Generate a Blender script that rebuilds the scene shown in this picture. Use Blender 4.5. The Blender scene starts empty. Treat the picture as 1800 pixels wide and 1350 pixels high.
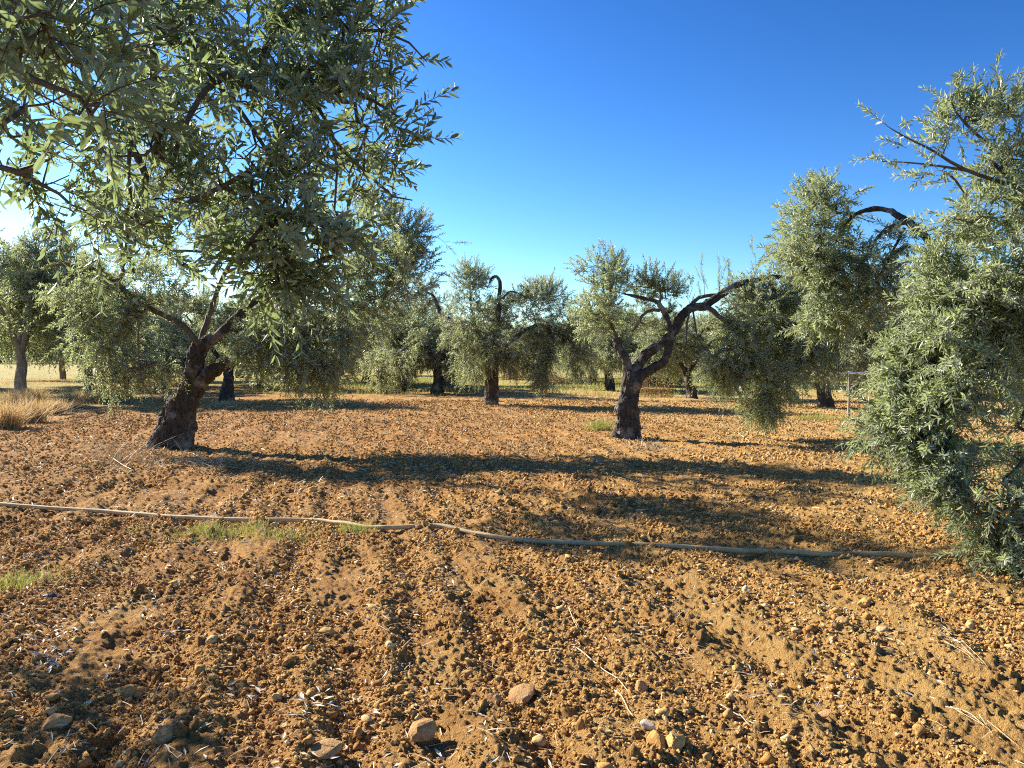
import bpy, math, random
import numpy as np

# ------------------------------------------------------------------ camera, sky, sun, exposure
scene = bpy.context.scene
col = scene.collection
rng = np.random.default_rng(7)
random.seed(7)
R = math.radians
CAM_Z = 1.6
FPX = 1400.0                      # focal length in pixels of an 1800 px wide frame
PITCH = R(1.9)
cam_data = bpy.data.cameras.new("camera")
cam_data.sensor_width = 36.0
cam_data.lens = 36.0 * FPX / 1800.0
cam_data.clip_start = 0.05
cam_data.clip_end = 6000.0
cam = bpy.data.objects.new("camera", cam_data)
cam.location = (0, 0, CAM_Z)
cam.rotation_euler = (R(90) - PITCH, 0, 0)
col.objects.link(cam)
scene.camera = cam

SUN_EL, SUN_AZ = R(26.5), R(-57.0)      # azimuth measured from +Y towards +X
world = bpy.data.worlds.new("World")
scene.world = world
world.use_nodes = True
wn, wl = world.node_tree.nodes, world.node_tree.links
wn.clear()
w_out = wn.new("ShaderNodeOutputWorld")
w_bg = wn.new("ShaderNodeBackground")
w_sky = wn.new("ShaderNodeTexSky")
w_sky.sky_type = 'NISHITA'
w_sky.sun_disc = False
w_sky.sun_elevation = SUN_EL
w_sky.sun_rotation = SUN_AZ
w_sky.altitude = 100
w_sky.air_density = 1.0
w_sky.dust_density = 0.35
w_sky.ozone_density = 4.0
w_hs = wn.new("ShaderNodeHueSaturation")
w_hs.inputs["Saturation"].default_value = 1.08
w_hs.inputs["Hue"].default_value = 0.502
w_hs.inputs["Value"].default_value = 0.58
w_gm = wn.new("ShaderNodeGamma"); w_gm.inputs["Gamma"].default_value = 1.60
w_bg.inputs["Strength"].default_value = 0.050
wl.new(w_sky.outputs[0], w_gm.inputs["Color"])
wl.new(w_gm.outputs[0], w_hs.inputs["Color"])
wl.new(w_hs.outputs[0], w_bg.inputs["Color"])
wl.new(w_bg.outputs[0], w_out.inputs[0])

sun_data = bpy.data.lights.new("sun", 'SUN')
sun_data.energy = 5.0
sun_data.angle = R(0.5)
sun_data.color = (1.0, 0.90, 0.74)
sun = bpy.data.objects.new("sun", sun_data)
col.objects.link(sun)
sun_dir = np.array([math.sin(SUN_AZ) * math.cos(SUN_EL), math.cos(SUN_AZ) * math.cos(SUN_EL), math.sin(SUN_EL)])
from mathutils import Vector
sun.rotation_euler = Vector(sun_dir).to_track_quat('Z', 'Y').to_euler()
sun.location = tuple(sun_dir * 60)

vs = scene.view_settings
vs.view_transform = 'Standard'
vs.look = 'None'
vs.exposure = 1.5
vs.gamma = 1.0
scene.cycles.use_denoising = False
scene.cycles.max_bounces = 9
scene.cycles.diffuse_bounces = 5
scene.cycles.transmission_bounces = 6
scene.cycles.caustics_reflective = False
scene.cycles.caustics_refractive = False
scene.cycles.filter_width = 1.1
scene.render.filter_size = 1.1

# ------------------------------------------------------------------ photo helpers: a pixel of the 1800x1350 photo and a distance give a place
_fw = np.array([0, math.cos(PITCH), -math.sin(PITCH)])
_up = np.array([0, math.sin(PITCH), math.cos(PITCH)])
def ray(x, y):
    return np.array([(x - 900) / FPX, 0, 0]) + _fw - _up * ((y - 675) / FPX)
def P(x, y, d):
    r = ray(x, y)
    return np.array([0, 0, CAM_Z]) + r * (d / r[1])
def G(x, y, z=0.0):
    r = ray(x, y)
    return np.array([0, 0, CAM_Z]) + r * ((z - CAM_Z) / r[2])

# ------------------------------------------------------------------ numpy noise
def _h(ix, iy, iz, seed):
    h = (ix.astype(np.int64) * 374761393 + iy.astype(np.int64) * 668265263 + iz.astype(np.int64) * 2147483647 + seed * 974711) & 0xFFFFFFFF
    h = ((h ^ (h >> 13)) * 1274126177) & 0xFFFFFFFF
    h = ((h ^ (h >> 16)) * 2246822519) & 0xFFFFFFFF
    return ((h ^ (h >> 15)) & 0xFFFFFF) / float(0xFFFFFF)
def noise2(x, y, seed=0):
    ix, iy = np.floor(x), np.floor(y)
    fx, fy = x - ix, y - iy
    fx = fx * fx * fx * (fx * (fx * 6 - 15) + 10); fy = fy * fy * fy * (fy * (fy * 6 - 15) + 10)
    z = np.zeros_like(ix)
    a, b = _h(ix, iy, z, seed), _h(ix + 1, iy, z, seed)
    c, d = _h(ix, iy + 1, z, seed), _h(ix + 1, iy + 1, z, seed)
    return (a + (b - a) * fx) * (1 - fy) + (c + (d - c) * fx) * fy
def noise3(p, seed=0):
    i = np.floor(p); f = p - i; f = f * f * (3 - 2 * f)
    r = 0
    for dx in (0, 1):
        for dy in (0, 1):
            for dz in (0, 1):
                w = (f[:, 0] if dx else 1 - f[:, 0]) * (f[:, 1] if dy else 1 - f[:, 1]) * (f[:, 2] if dz else 1 - f[:, 2])
                r = r + w * _h(i[:, 0] + dx, i[:, 1] + dy, i[:, 2] + dz, seed)
    return r
def fbm2(x, y, o=4, seed=0):
    s, a, t = 0, 0.5, 0
    for k in range(o):
        s = s + a * noise2(x * 2 ** k + 17.3 * k, y * 2 ** k - 9.1 * k, seed + k); t += a; a *= 0.5
    return s / t
def domes(x, y, cell, rmin, rmax, keep, seed):
    """rounded clods: the highest of the half buried balls near each point"""
    gx, gy = np.floor(x / cell), np.floor(y / cell)
    best = np.zeros_like(x)
    z = np.zeros_like(gx)
    for dx in (-1, 0, 1):
        for dy in (-1, 0, 1):
            cx, cy = gx + dx, gy + dy
            px = (cx + _h(cx, cy, z, seed)) * cell; py = (cy + _h(cx, cy, z, seed + 1)) * cell
            r = rmin + (rmax - rmin) * _h(cx, cy, z, seed + 2) ** 2
            on = _h(cx, cy, z, seed + 3) < keep
            q = 1 - ((x - px) ** 2 + (y - py) ** 2) / (r * r)
            hgt = np.where(on & (q > 0), np.sqrt(np.maximum(q, 0)) * r * 0.9, 0)
            best = np.maximum(best, hgt)
    return best

ROW = R(-13.0)                          # the furrows and tree rows run 13 degrees left of the view
def field_edge(x, y):                   # > 0 left of the tilled soil
    return -(x + 0.231 * (y - 18)) - 11.4
def tilled(x, y):
    e = 1 / (1 + np.exp(np.clip((field_edge(x, y)) * 3, -40, 40)))
    f = 1 / (1 + np.exp(np.clip((y - 44 + 0.25 * x) * 0.5, -40, 40)))
    return e * f
TREE_BASES = []
def ground_z(x, y, fine=True):
    x = np.asarray(x, float); y = np.asarray(y, float)
    d = np.hypot(x, y)
    t = tilled(x, y)
    u = x * math.cos(ROW) - y * math.sin(ROW)
    v = x * math.sin(ROW) + y * math.cos(ROW)
    z = 0.10 * (fbm2(x * 0.16, y * 0.16, 3, 3) - 0.5)
    wob = fbm2(u * 0.5, v * 0.18, 3, 11)
    fur = np.sin(u * 2 * np.pi / 0.46 + wob * 11)
    amp = (0.004 + 0.026 * fbm2(u * 0.5, v * 0.35, 3, 21)) * np.clip(1.15 - d / 22, 0.25, 1)
    z = z + t * amp * fur
    z = z + t * 0.075 * (fbm2(u * 2.4, v * 1.7, 5, 31) - 0.5) + t * 0.105 * (fbm2(u * 4.6, v * 0.75, 5, 33) - 0.5) * np.clip(1.3 - d / 30, 0.3, 1)
    near = np.clip((38 - d) / 12, 0, 1) * t
    if fine:
        patch = np.clip(fbm2(x * 1.1, y * 1.1, 3, 77) * 2.2 - 0.45, 0.45, 1.05)
        wx = x + 0.045 * (fbm2(x * 14, y * 14, 3, 61) - 0.5); wy = y + 0.045 * (fbm2(x * 14 + 50, y * 14, 3, 62) - 0.5)
        z = z + near * patch * domes(wx, wy, 0.17, 0.012, 0.048, 0.42, 101)
        z = z + near * patch * domes(wx + 3.1, wy, 0.075, 0.008, 0.032, 0.80, 131)
        n2 = np.clip((18 - d) / 7, 0, 1) * t
        z = z + n2 * (0.35 + 0.65 * patch) * domes(wx, wy + 1.7, 0.034, 0.006, 0.017, 0.9, 151)
        z = z + near * 0.030 * (fbm2(x * 15, y * 15, 4, 41) - 0.5)
    z = z * np.clip((400 - d) / 300, 0, 1)
    return z
def gz(x, y):
    return float(ground_z(np.array([x]), np.array([y]), True)[0])
def gz0(x, y):
    return float(ground_z(np.array([x]), np.array([y]), False)[0])

# ------------------------------------------------------------------ mesh helpers
def mesh_from(name, verts, faces_flat, sizes, smooth=False, attrs=None):
    verts = np.asarray(verts, np.float32); faces_flat = np.asarray(faces_flat, np.int32); sizes = np.asarray(sizes, np.int32)
    me = bpy.data.meshes.new(name)
    me.vertices.add(len(verts)); me.vertices.foreach_set("co", verts.ravel())
    me.loops.add(len(faces_flat)); me.loops.foreach_set("vertex_index", faces_flat)
    me.polygons.add(len(sizes))
    st = np.zeros(len(sizes), np.int32); st[1:] = np.cumsum(sizes)[:-1]
    me.polygons.foreach_set("loop_start", st)
    me.polygons.foreach_set("loop_total", sizes)
    me.polygons.foreach_set("use_smooth", np.full(len(sizes), smooth))
    for k, v in (attrs or {}).items():
        a = me.attributes.new(k, 'FLOAT', 'POINT'); a.data.foreach_set("value", np.asarray(v, np.float32))
    me.update(calc_edges=True)
    return me
def obj(name, me, mat=None, parent=None):
    o = bpy.data.objects.new(name, me)
    if mat and me is not None and not me.materials: me.materials.append(mat)
    col.objects.link(o)
    if parent: o.parent = parent
    return o
def tag(o, label=None, cat=None, group=None, kind=None):
    if label: o["label"] = label
    if cat: o["category"] = cat
    if group: o["group"] = group
    if kind: o["kind"] = kind
    return o
def empty(name, loc, rz=0):
    o = bpy.data.objects.new(name, None); o.location = tuple(loc); o.rotation_euler = (0, 0, rz)
    o.empty_display_size = 0.2
    col.objects.link(o); return o
def catmull(pts, n):
    p = np.asarray(pts, float)
    if len(p) == 2: return np.linspace(p[0], p[1], n)
    q = np.vstack([2 * p[0] - p[1], p, 2 * p[-1] - p[-2]])
    seg = len(p) - 1; t = np.linspace(0, seg - 1e-6, n); i = t.astype(int); f = (t - i)[:, None]
    a, b, c, d = q[i], q[i + 1], q[i + 2], q[i + 3]
    return 0.5 * (2 * b + (c - a) * f + (2 * a - 5 * b + 4 * c - d) * f ** 2 + (3 * b - a - 3 * c + d) * f ** 3)
def tube(pts, rad, sides):
    """verts, faces(flat), sizes of one swept tube with end caps"""
    p = np.asarray(pts, float); n = len(p); rad = np.broadcast_to(np.asarray(rad, float), (n,))
    t = np.gradient(p, axis=0); t /= np.linalg.norm(t, axis=1, keepdims=True) + 1e-9
    ref = np.array([0.31, 0.17, 0.93]) if abs(t[0][2]) < 0.9 else np.array([0.93, 0.2, 0.1])
    nrm = np.cross(t, ref); bad = np.linalg.norm(nrm, axis=1) < 1e-3
    nrm[bad] = np.cross(t[bad], [0.1, 0.95, 0.2]); nrm /= np.linalg.norm(nrm, axis=1, keepdims=True)
    for i in range(1, n):                       # keep the frame from twisting
        v = nrm[i - 1] - t[i] * np.dot(nrm[i - 1], t[i]); l = np.linalg.norm(v)
        if l > 1e-4: nrm[i] = v / l
    bi = np.cross(t, nrm)
    a = np.linspace(0, 2 * np.pi, sides, endpoint=False)
    ring = p[:, None, :] + rad[:, None, None] * (np.cos(a)[None, :, None] * nrm[:, None, :] + np.sin(a)[None, :, None] * bi[:, None, :])
    v = ring.reshape(-1, 3)
    i = np.arange(n - 1)[:, None] * sides; j = np.arange(sides)[None, :]; k = (j + 1) % sides
    q = np.stack([i + j, i + k, i + sides + k, i + sides + j], -1).reshape(-1, 4)
    flat = list(q.ravel()); sizes = [4] * len(q)
    flat += list(range(sides))[::-1] + list(range((n - 1) * sides, n * sides)); sizes += [sides, sides]
    return v, np.array(flat), np.array(sizes)
class Acc:
    def __init__(s): s.v, s.f, s.s, s.n = [], [], [], 0
    def add(s, v, f, z):
        s.v.append(v); s.f.append(np.asarray(f) + s.n); s.s.append(z); s.n += len(v)
    def mesh(s, name, smooth=True, attrs=None):
        return mesh_from(name, np.vstack(s.v), np.concatenate(s.f), np.concatenate(s.s), smooth, attrs)

# ------------------------------------------------------------------ materials
def mat(name):
    m = bpy.data.materials.new(name); m.use_nodes = True
    nt = m.node_tree; nt.nodes.clear()
    return m, nt.nodes, nt.links
def nd(N, t, **kw):
    n = N.new(t)
    for k, v in kw.items(): setattr(n, k, v)
    return n
def ramp(N, L, src, stops):
    r = nd(N, "ShaderNodeValToRGB"); e = r.color_ramp.elements
    while len(e) < len(stops): e.new(0.5)
    for el, (p, c) in zip(e, stops): el.position = p; el.color = (*c, 1) if len(c) == 3 else c
    L.new(src, r.inputs[0]); return r.outputs[0]
def mixc(N, L, f, a, b, mode='MIX'):
    m = nd(N, "ShaderNodeMix", data_type='RGBA', blend_type=mode)
    for s, v in ((m.inputs[0], f), (m.inputs[6], a), (m.inputs[7], b)):
        if hasattr(v, "is_output"): L.new(v, s)
        else: s.default_value = v if not isinstance(v, tuple) else (*v, 1)[:4]
    return m.outputs[2]
def math_n(N, L, op, a, b=None, clamp=False):
    m = nd(N, "ShaderNodeMath", operation=op, use_clamp=clamp)
    for i, v in enumerate((a, b)):
        if v is None: continue
        if hasattr(v, "is_output"): L.new(v, m.inputs[i])
        else: m.inputs[i].default_value = v
    return m.outputs[0]
def noise_n(N, L, scale, detail=4, rough=0.55, vec=None, dist=0.0):
    n = nd(N, "ShaderNodeTexNoise"); n.inputs["Scale"].default_value = scale; n.inputs["Detail"].default_value = detail
    n.inputs["Roughness"].default_value = rough; n.inputs["Distortion"].default_value = dist
    if vec is not None: L.new(vec, n.inputs["Vector"])
    return n.outputs["Fac"]

def soil_material():
    m, N, L = mat("soil")
    out = nd(N, "ShaderNodeOutputMaterial"); b = nd(N, "ShaderNodeBsdfPrincipled")
    b.inputs["Roughness"].default_value = 0.95; b.inputs["Specular IOR Level"].default_value = 0.12
    tc = nd(N, "ShaderNodeTexCoord"); vec = tc.outputs["Object"]
    sep = nd(N, "ShaderNodeSeparateXYZ"); L.new(vec, sep.inputs[0]); X, Y = sep.outputs[0], sep.outputs[1]
    big = noise_n(N, L, 0.22, 5, 0.6, vec); mid = noise_n(N, L, 1.7, 6, 0.65, vec); fine = noise_n(N, L, 34, 5, 0.7, vec); grit = noise_n(N, L, 120, 3, 0.7, vec)
    c = ramp(N, L, mid, [(0.28, (0.31, 0.145, 0.046)), (0.5, (0.48, 0.262, 0.088)), (0.72, (0.59, 0.37, 0.145))])
    # the soil turns from red in the middle to ochre on the right and near
    sx = math_n(N, L, 'MULTIPLY_ADD', X, 0.14); N[-1].inputs[2].default_value = 0.30
    sy = math_n(N, L, 'MULTIPLY', Y, -0.012)
    s = math_n(N, L, 'ADD', sx, sy); nz = math_n(N, L, 'MULTIPLY', math_n(N, L, 'SUBTRACT', big, 0.5), 1.6)
    s = math_n(N, L, 'ADD', s, nz, True)
    c = mixc(N, L, math_n(N, L, 'MULTIPLY', s, 0.75), c, (0.58, 0.39, 0.135))
    red = math_n(N, L, 'SUBTRACT', 1.0, math_n(N, L, 'ABSOLUTE', math_n(N, L, 'MULTIPLY', math_n(N, L, 'SUBTRACT', Y, 17.0), 0.10)), True)
    c = mixc(N, L, math_n(N, L, 'MULTIPLY', red, 0.22), c, (0.43, 0.18, 0.065))
    c = mixc(N, L, 0.85, c, ramp(N, L, fine, [(0.25, (0.55, 0.50, 0.46)), (0.5, (1, 1, 1)), (0.78, (1.35, 1.3, 1.2))]), 'MULTIPLY')
    # pale straw crumbs
    sp = ramp(N, L, grit, [(0.62, (0, 0, 0)), (0.70, (1, 1, 1))])
    far = math_n(N, L, 'MULTIPLY', Y, 0.03, True)
    c = mixc(N, L, math_n(N, L, 'MULTIPLY', sp, math_n(N, L, 'MULTIPLY_ADD', far, 0.4)), c, (0.62, 0.46, 0.28))
    # pasture left of the orchard and beyond it
    pas = ramp(N, L, noise_n(N, L, 0.8, 6, 0.7, vec), [(0.3, (0.16, 0.17, 0.04)), (0.5, (0.40, 0.33, 0.11)), (0.7, (0.56, 0.47, 0.22))])
    e1 = math_n(N, L, 'MULTIPLY_ADD', Y, -0.231); N[-1].inputs[2].default_value = 0.231 * 18 - 11.4
    e = math_n(N, L, 'SUBTRACT', e1, X)
    jit = math_n(N, L, 'MULTIPLY', math_n(N, L, 'SUBTRACT', mid, 0.5), 5.0)
    left = math_n(N, L, 'MULTIPLY', math_n(N, L, 'ADD', e, jit), 0.7, True)
    yy = math_n(N, L, 'ADD', math_n(N, L, 'MULTIPLY_ADD', X, 0.25), math_n(N, L, 'SUBTRACT', Y, 36.0))
    jit2 = math_n(N, L, 'MULTIPLY', math_n(N, L, 'SUBTRACT', big, 0.5), 22.0)
    farm = math_n(N, L, 'MULTIPLY', math_n(N, L, 'ADD', yy, jit2), 0.12, True)
    # straw cover on the right half at middle distance
    st = math_n(N, L, 'MULTIPLY', math_n(N, L, 'ADD', math_n(N, L, 'MULTIPLY', X, 0.10), math_n(N, L, 'MULTIPLY', math_n(N, L, 'SUBTRACT', Y, 16.0), 0.06)), 0.55, True)
    c = mixc(N, L, math_n(N, L, 'MULTIPLY', st, math_n(N, L, 'MULTIPLY', mid, 1.0)), c, (0.60, 0.42, 0.19))
    c = mixc(N, L, math_n(N, L, 'MAXIMUM', left, farm), c, pas)
    L.new(c, b.inputs["Base Color"])
    bp = nd(N, "ShaderNodeBump"); bp.inputs["Strength"].default_value = 1.0; bp.inputs["Distance"].default_value = 0.032
    hb = math_n(N, L, 'ADD', math_n(N, L, 'MULTIPLY', noise_n(N, L, 60, 6, 0.75, vec), 1.0), math_n(N, L, 'MULTIPLY', grit, 0.8))
    L.new(hb, bp.inputs["Height"]); L.new(bp.outputs[0], b.inputs["Normal"])
    L.new(b.outputs[0], out.inputs[0])
    return m
def clod_material():
    m, N, L = mat("clod")
    out = nd(N, "ShaderNodeOutputMaterial"); b = nd(N, "ShaderNodeBsdfPrincipled")
    b.inputs["Roughness"].default_value = 0.95; b.inputs["Specular IOR Level"].default_value = 0.12
    tc = nd(N, "ShaderNodeTexCoord"); vec = tc.outputs["Object"]
    geo = nd(N, "ShaderNodeNewGeometry")
    at = nd(N, "ShaderNodeAttribute"); at.attribute_name = "tint"
    c = ramp(N, L, at.outputs["Fac"], [(0.0, (0.33, 0.165, 0.052)), (0.5, (0.48, 0.280, 0.098)), (0.8, (0.59, 0.40, 0.165)), (1.0, (0.63, 0.49, 0.28))])
    c = mixc(N, L, 0.8, c, ramp(N, L, noise_n(N, L, 45, 5, 0.7, vec), [(0.25, (0.6, 0.56, 0.5)), (0.75, (1.25, 1.22, 1.15))]), 'MULTIPLY')
    L.new(c, b.inputs["Base Color"])
    bp = nd(N, "ShaderNodeBump"); bp.inputs["Strength"].default_value = 0.8; bp.inputs["Distance"].default_value = 0.008
    L.new(noise_n(N, L, 90, 6, 0.75, vec), bp.inputs["Height"]); L.new(bp.outputs[0], b.inputs["Normal"])
    L.new(b.outputs[0], out.inputs[0]); return m
def leaf_material(name, front, front2, back, trans, spec=0.35, rough=0.42, tr=0.35):
    m, N, L = mat(name)
    out = nd(N, "ShaderNodeOutputMaterial"); b = nd(N, "ShaderNodeBsdfPrincipled")
    at = nd(N, "ShaderNodeAttribute"); at.attribute_name = "tint"; geo = nd(N, "ShaderNodeNewGeometry")
    f = ramp(N, L, at.outputs["Fac"], [(0.0, front), (0.80, front2), (0.955, front2), (0.975, (0.30, 0.20, 0.03)), (1.0, (0.32, 0.12, 0.03))])
    bk = mixc(N, L, at.outputs["Fac"], back, tuple(0.8 * v for v in back))
    c = mixc(N, L, geo.outputs["Backfacing"], f, bk)
    L.new(c, b.inputs["Base Color"])
    b.inputs["Roughness"].default_value = rough; b.inputs["Specular IOR Level"].default_value = spec
    t = nd(N, "ShaderNodeBsdfTranslucent")
    tcol = mixc(N, L, 0.2, trans, f)
    L.new(tcol, t.inputs[0])
    mx = nd(N, "ShaderNodeMixShader"); mx.inputs[0].default_value = tr
    L.new(b.outputs[0], mx.inputs[1]); L.new(t.outputs[0], mx.inputs[2]); L.new(mx.outputs[0], out.inputs[0])
    return m
def bark_material(name, dark, light, lichen, amount=0.35, scale=1.0):
    m, N, L = mat(name)
    out = nd(N, "ShaderNodeOutputMaterial"); b = nd(N, "ShaderNodeBsdfPrincipled")
    b.inputs["Roughness"].default_value = 0.9; b.inputs["Specular IOR Level"].default_value = 0.2
    tc = nd(N, "ShaderNodeTexCoord"); mp = nd(N, "ShaderNodeMapping"); mp.inputs["Scale"].default_value = (1, 1, 0.35)
    L.new(tc.outputs["Object"], mp.inputs[0]); v = mp.outputs[0]
    n1 = noise_n(N, L, 22 * scale, 6, 0.7, v, 0.6); n2 = noise_n(N, L, 3.2 * scale, 4, 0.6, tc.outputs["Object"])
    vo = nd(N, "ShaderNodeTexVoronoi"); vo.inputs["Scale"].default_value = 26 * scale; L.new(v, vo.inputs["Vector"])
    c = ramp(N, L, n1, [(0.3, dark), (0.7, light)])
    c = mixc(N, L, math_n(N, L, 'MULTIPLY', ramp(N, L, n2, [(0.52, (0, 0, 0)), (0.66, (1, 1, 1))]), amount), c, lichen)
    L.new(c, b.inputs["Base Color"])
    bp = nd(N, "ShaderNodeBump"); bp.inputs["Strength"].default_value = 1.0; bp.inputs["Distance"].default_value = 0.02
    L.new(math_n(N, L, 'ADD', n1, math_n(N, L, 'MULTIPLY', vo.outputs["Distance"], 0.6)), bp.inputs["Height"]); L.new(bp.outputs[0], b.inputs["Normal"])
    L.new(b.outputs[0], out.inputs[0]); return m
def plain(name, c1, c2, scale=8.0, rough=0.6, spec=0.3, bump=0.0, attr=False, trans=0.0):
    m, N, L = mat(name)
    out = nd(N, "ShaderNodeOutputMaterial"); b = nd(N, "ShaderNodeBsdfPrincipled")
    b.inputs["Roughness"].default_value = rough; b.inputs["Specular IOR Level"].default_value = spec
    tc = nd(N, "ShaderNodeTexCoord")
    if attr:
        a = nd(N, "ShaderNodeAttribute"); a.attribute_name = "tint"; f = a.outputs["Fac"]
    else: f = noise_n(N, L, scale, 5, 0.65, tc.outputs["Object"])
    c = ramp(N, L, f, [(0.0 if attr else 0.3, c1), (1.0 if attr else 0.7, c2)])
    L.new(c, b.inputs["Base Color"])
    if bump:
        bp = nd(N, "ShaderNodeBump"); bp.inputs["Strength"].default_value = bump; bp.inputs["Distance"].default_value = 0.01
        L.new(noise_n(N, L, scale * 4, 5, 0.7, tc.outputs["Object"]), bp.inputs["Height"]); L.new(bp.outputs[0], b.inputs["Normal"])
    if trans:
        t = nd(N, "ShaderNodeBsdfTranslucent"); L.new(c, t.inputs[0]); mx = nd(N, "ShaderNodeMixShader"); mx.inputs[0].default_value = trans
        L.new(b.outputs[0], mx.inputs[1]); L.new(t.outputs[0], mx.inputs[2]); L.new(mx.outputs[0], out.inputs[0])
    else: L.new(b.outputs[0], out.inputs[0])
    return m

M_soil = soil_material()
M_clod = clod_material()
M_leaf = leaf_material("olive_leaf", (0.105, 0.135, 0.055), (0.185, 0.210, 0.105), (0.40, 0.45, 0.34), (0.40, 0.47, 0.19), 0.6, 0.36, 0.52)
M_leaf_near = leaf_material("olive_leaf_near", (0.075, 0.110, 0.045), (0.140, 0.180, 0.080), (0.30, 0.36, 0.25), (0.28, 0.37, 0.14), 0.6, 0.34, 0.44)
M_leaf_far = leaf_material("olive_leaf_far", (0.115, 0.140, 0.062), (0.200, 0.220, 0.115), (0.40, 0.44, 0.34), (0.40, 0.46, 0.20), 0.5, 0.42, 0.52)
M_pine = leaf_material("pine_needle", (0.022, 0.040, 0.014), (0.040, 0.062, 0.020), (0.03, 0.05, 0.02), (0.05, 0.08, 0.02), 0.2, 0.6, 0.2)
M_bark = bark_material("olive_bark", (0.020, 0.017, 0.014), (0.098, 0.083, 0.070), (0.32, 0.29, 0.25), 0.6)
M_bark_limb = bark_material("olive_limb_bark", (0.045, 0.037, 0.030), (0.13, 0.11, 0.09), (0.22, 0.20, 0.17), 0.3, 1.6)
M_bark_pale = bark_material("pale_bark", (0.17, 0.14, 0.115), (0.30, 0.255, 0.21), (0.36, 0.32, 0.27), 0.5)
M_twig = plain("olive_twig", (0.065, 0.052, 0.040), (0.15, 0.125, 0.095), 20, 0.8, 0.2)
M_olive = plain("olive_skin", (0.20, 0.25, 0.07), (0.33, 0.37, 0.15), 40, 0.38, 0.4)
M_olive_dark = plain("ripe_olive_skin", (0.02, 0.016, 0.022), (0.05, 0.04, 0.05), 40, 0.35, 0.4)
M_hose = plain("dusty_hose_plastic", (0.38, 0.27, 0.13), (0.60, 0.46, 0.25), 9, 0.7, 0.3, 0.15)
M_litter = plain("dry_olive_leaf", (0.38, 0.27, 0.15), (0.74, 0.68, 0.58), attr=True, rough=0.6)
M_straw = plain("straw", (0.42, 0.30, 0.14), (0.70, 0.58, 0.38), attr=True, rough=0.6)
M_grass_dry = plain("dry_grass_blade", (0.44, 0.28, 0.10), (0.70, 0.54, 0.28), attr=True, rough=0.6, trans=0.35)
M_grass_green = plain("green_grass_blade", (0.20, 0.26, 0.04), (0.46, 0.44, 0.13), attr=True, rough=0.55, trans=0.35)
M_white = plain("white_paint", (0.70, 0.69, 0.66), (0.82, 0.81, 0.78), 12, 0.5)
M_post = plain("grey_wood", (0.22, 0.19, 0.16), (0.36, 0.32, 0.27), 14, 0.85)
M_rock = plain("pale_rock", (0.33, 0.18, 0.075), (0.54, 0.34, 0.16), 26, 0.95, 0.1, 1.0)
M_flake = plain("chalky_flake", (0.50, 0.42, 0.32), (0.70, 0.62, 0.52), 30, 0.9, 0.1, 0.6)
M_brown = plain("brown_shrub_leaf", (0.16, 0.085, 0.035), (0.30, 0.17, 0.07), attr=True, rough=0.7, trans=0.2)

# ------------------------------------------------------------------ the ground: one sheet to the horizon, finest near the viewer
def build_ground():
    fine = np.linspace(R(-44), R(44), 1040)
    rest = np.linspace(R(44), R(316), 110)[1:-1]
    ang = np.concatenate([fine, rest]); na = len(ang)
    r = [0.25, 0.6, 1.0, 1.4, 1.8, 2.1, 2.3]
    while r[-1] < 40: r.append(r[-1] * 1.0030)
    while r[-1] < 3500: r.append(r[-1] * (1.008 if r[-1] < 90 else 1.05))
    r = np.array(r); nr = len(r)
    A, RR = np.meshgrid(ang, r)
    x = (RR * np.sin(A)).ravel(); y = (RR * np.cos(A)).ravel()
    z = np.concatenate([ground_z(a, b) for a, b in zip(np.array_split(x, 12), np.array_split(y, 12))])
    v = np.stack([x, y, z], 1); v = np.vstack([v, [[0, 0, gz0(0, 0)]]])
    i = np.arange(nr - 1)[:, None] * na; j = np.arange(na)[None, :]; k = (j + 1) % na
    q = np.stack([i + j, i + na + j, i + na + k, i + k], -1).reshape(-1, 4)[:, ::-1]
    c = len(v) - 1
    t = np.stack([np.full(na, c), (np.arange(na) + 1) % na, np.arange(na)], 1)
    flat = np.concatenate([q.ravel(), t.ravel()]); sizes = np.concatenate([np.full(len(q), 4), np.full(len(t), 3)])
    o = obj("ground", mesh_from("ground", v, flat, sizes, True), M_soil)
    tag(o, "tilled orange soil of the olive grove with clods and furrows", "ground", kind="structure")
build_ground()

# ------------------------------------------------------------------ foliage
LEAF8 = (np.array([[0, 0, 0], [.27, -.42, .03], [.27, 0, -.012], [.27, .42, .03], [.70, -.42, .02], [.70, 0, -.03], [.70, .42, .02], [1, 0, -.07]]),
         [[0, 2, 1], [0, 3, 2], [1, 2, 5, 4], [2, 3, 6, 5], [4, 5, 7], [5, 6, 7]])
LEAF5 = (np.array([[0, 0, 0], [.48, -.5, .03], [.5, 0, -.015], [.48, .5, .03], [1, 0, -.04]]),
         [[0, 2, 1], [0, 3, 2], [1, 2, 4], [2, 3, 4]])
LEAF4 = (np.array([[0, 0, 0], [.48, -.5, 0], [1, 0, -.03], [.48, .5, 0]]), [[0, 2, 1], [0, 3, 2]])
def unit(a): return a / (np.linalg.norm(a, axis=-1, keepdims=True) + 1e-9)
def leaf_mesh(name, pos, d, nrm, ln, wd, tmpl, tint):
    T, F = tmpl; n = len(pos); m = len(T)
    d = unit(d); s = unit(np.cross(nrm, d)); nn = np.cross(d, s)
    v = pos[:, None, :] + ln[:, None, None] * (T[None, :, 0:1] * d[:, None, :] + T[None, :, 2:3] * 1.0 * nn[:, None, :]) + wd[:, None, None] * T[None, :, 1:2] * s[:, None, :]
    base = (np.arange(n) * m)[:, None]
    flat = (base + np.array([i for f in F for i in f])[None, :]).ravel()
    sizes = np.tile(np.array([len(f) for f in F]), n)
    return mesh_from(name, v.reshape(-1, 3), flat, sizes, False, {"tint": np.repeat(tint, m)})
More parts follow.
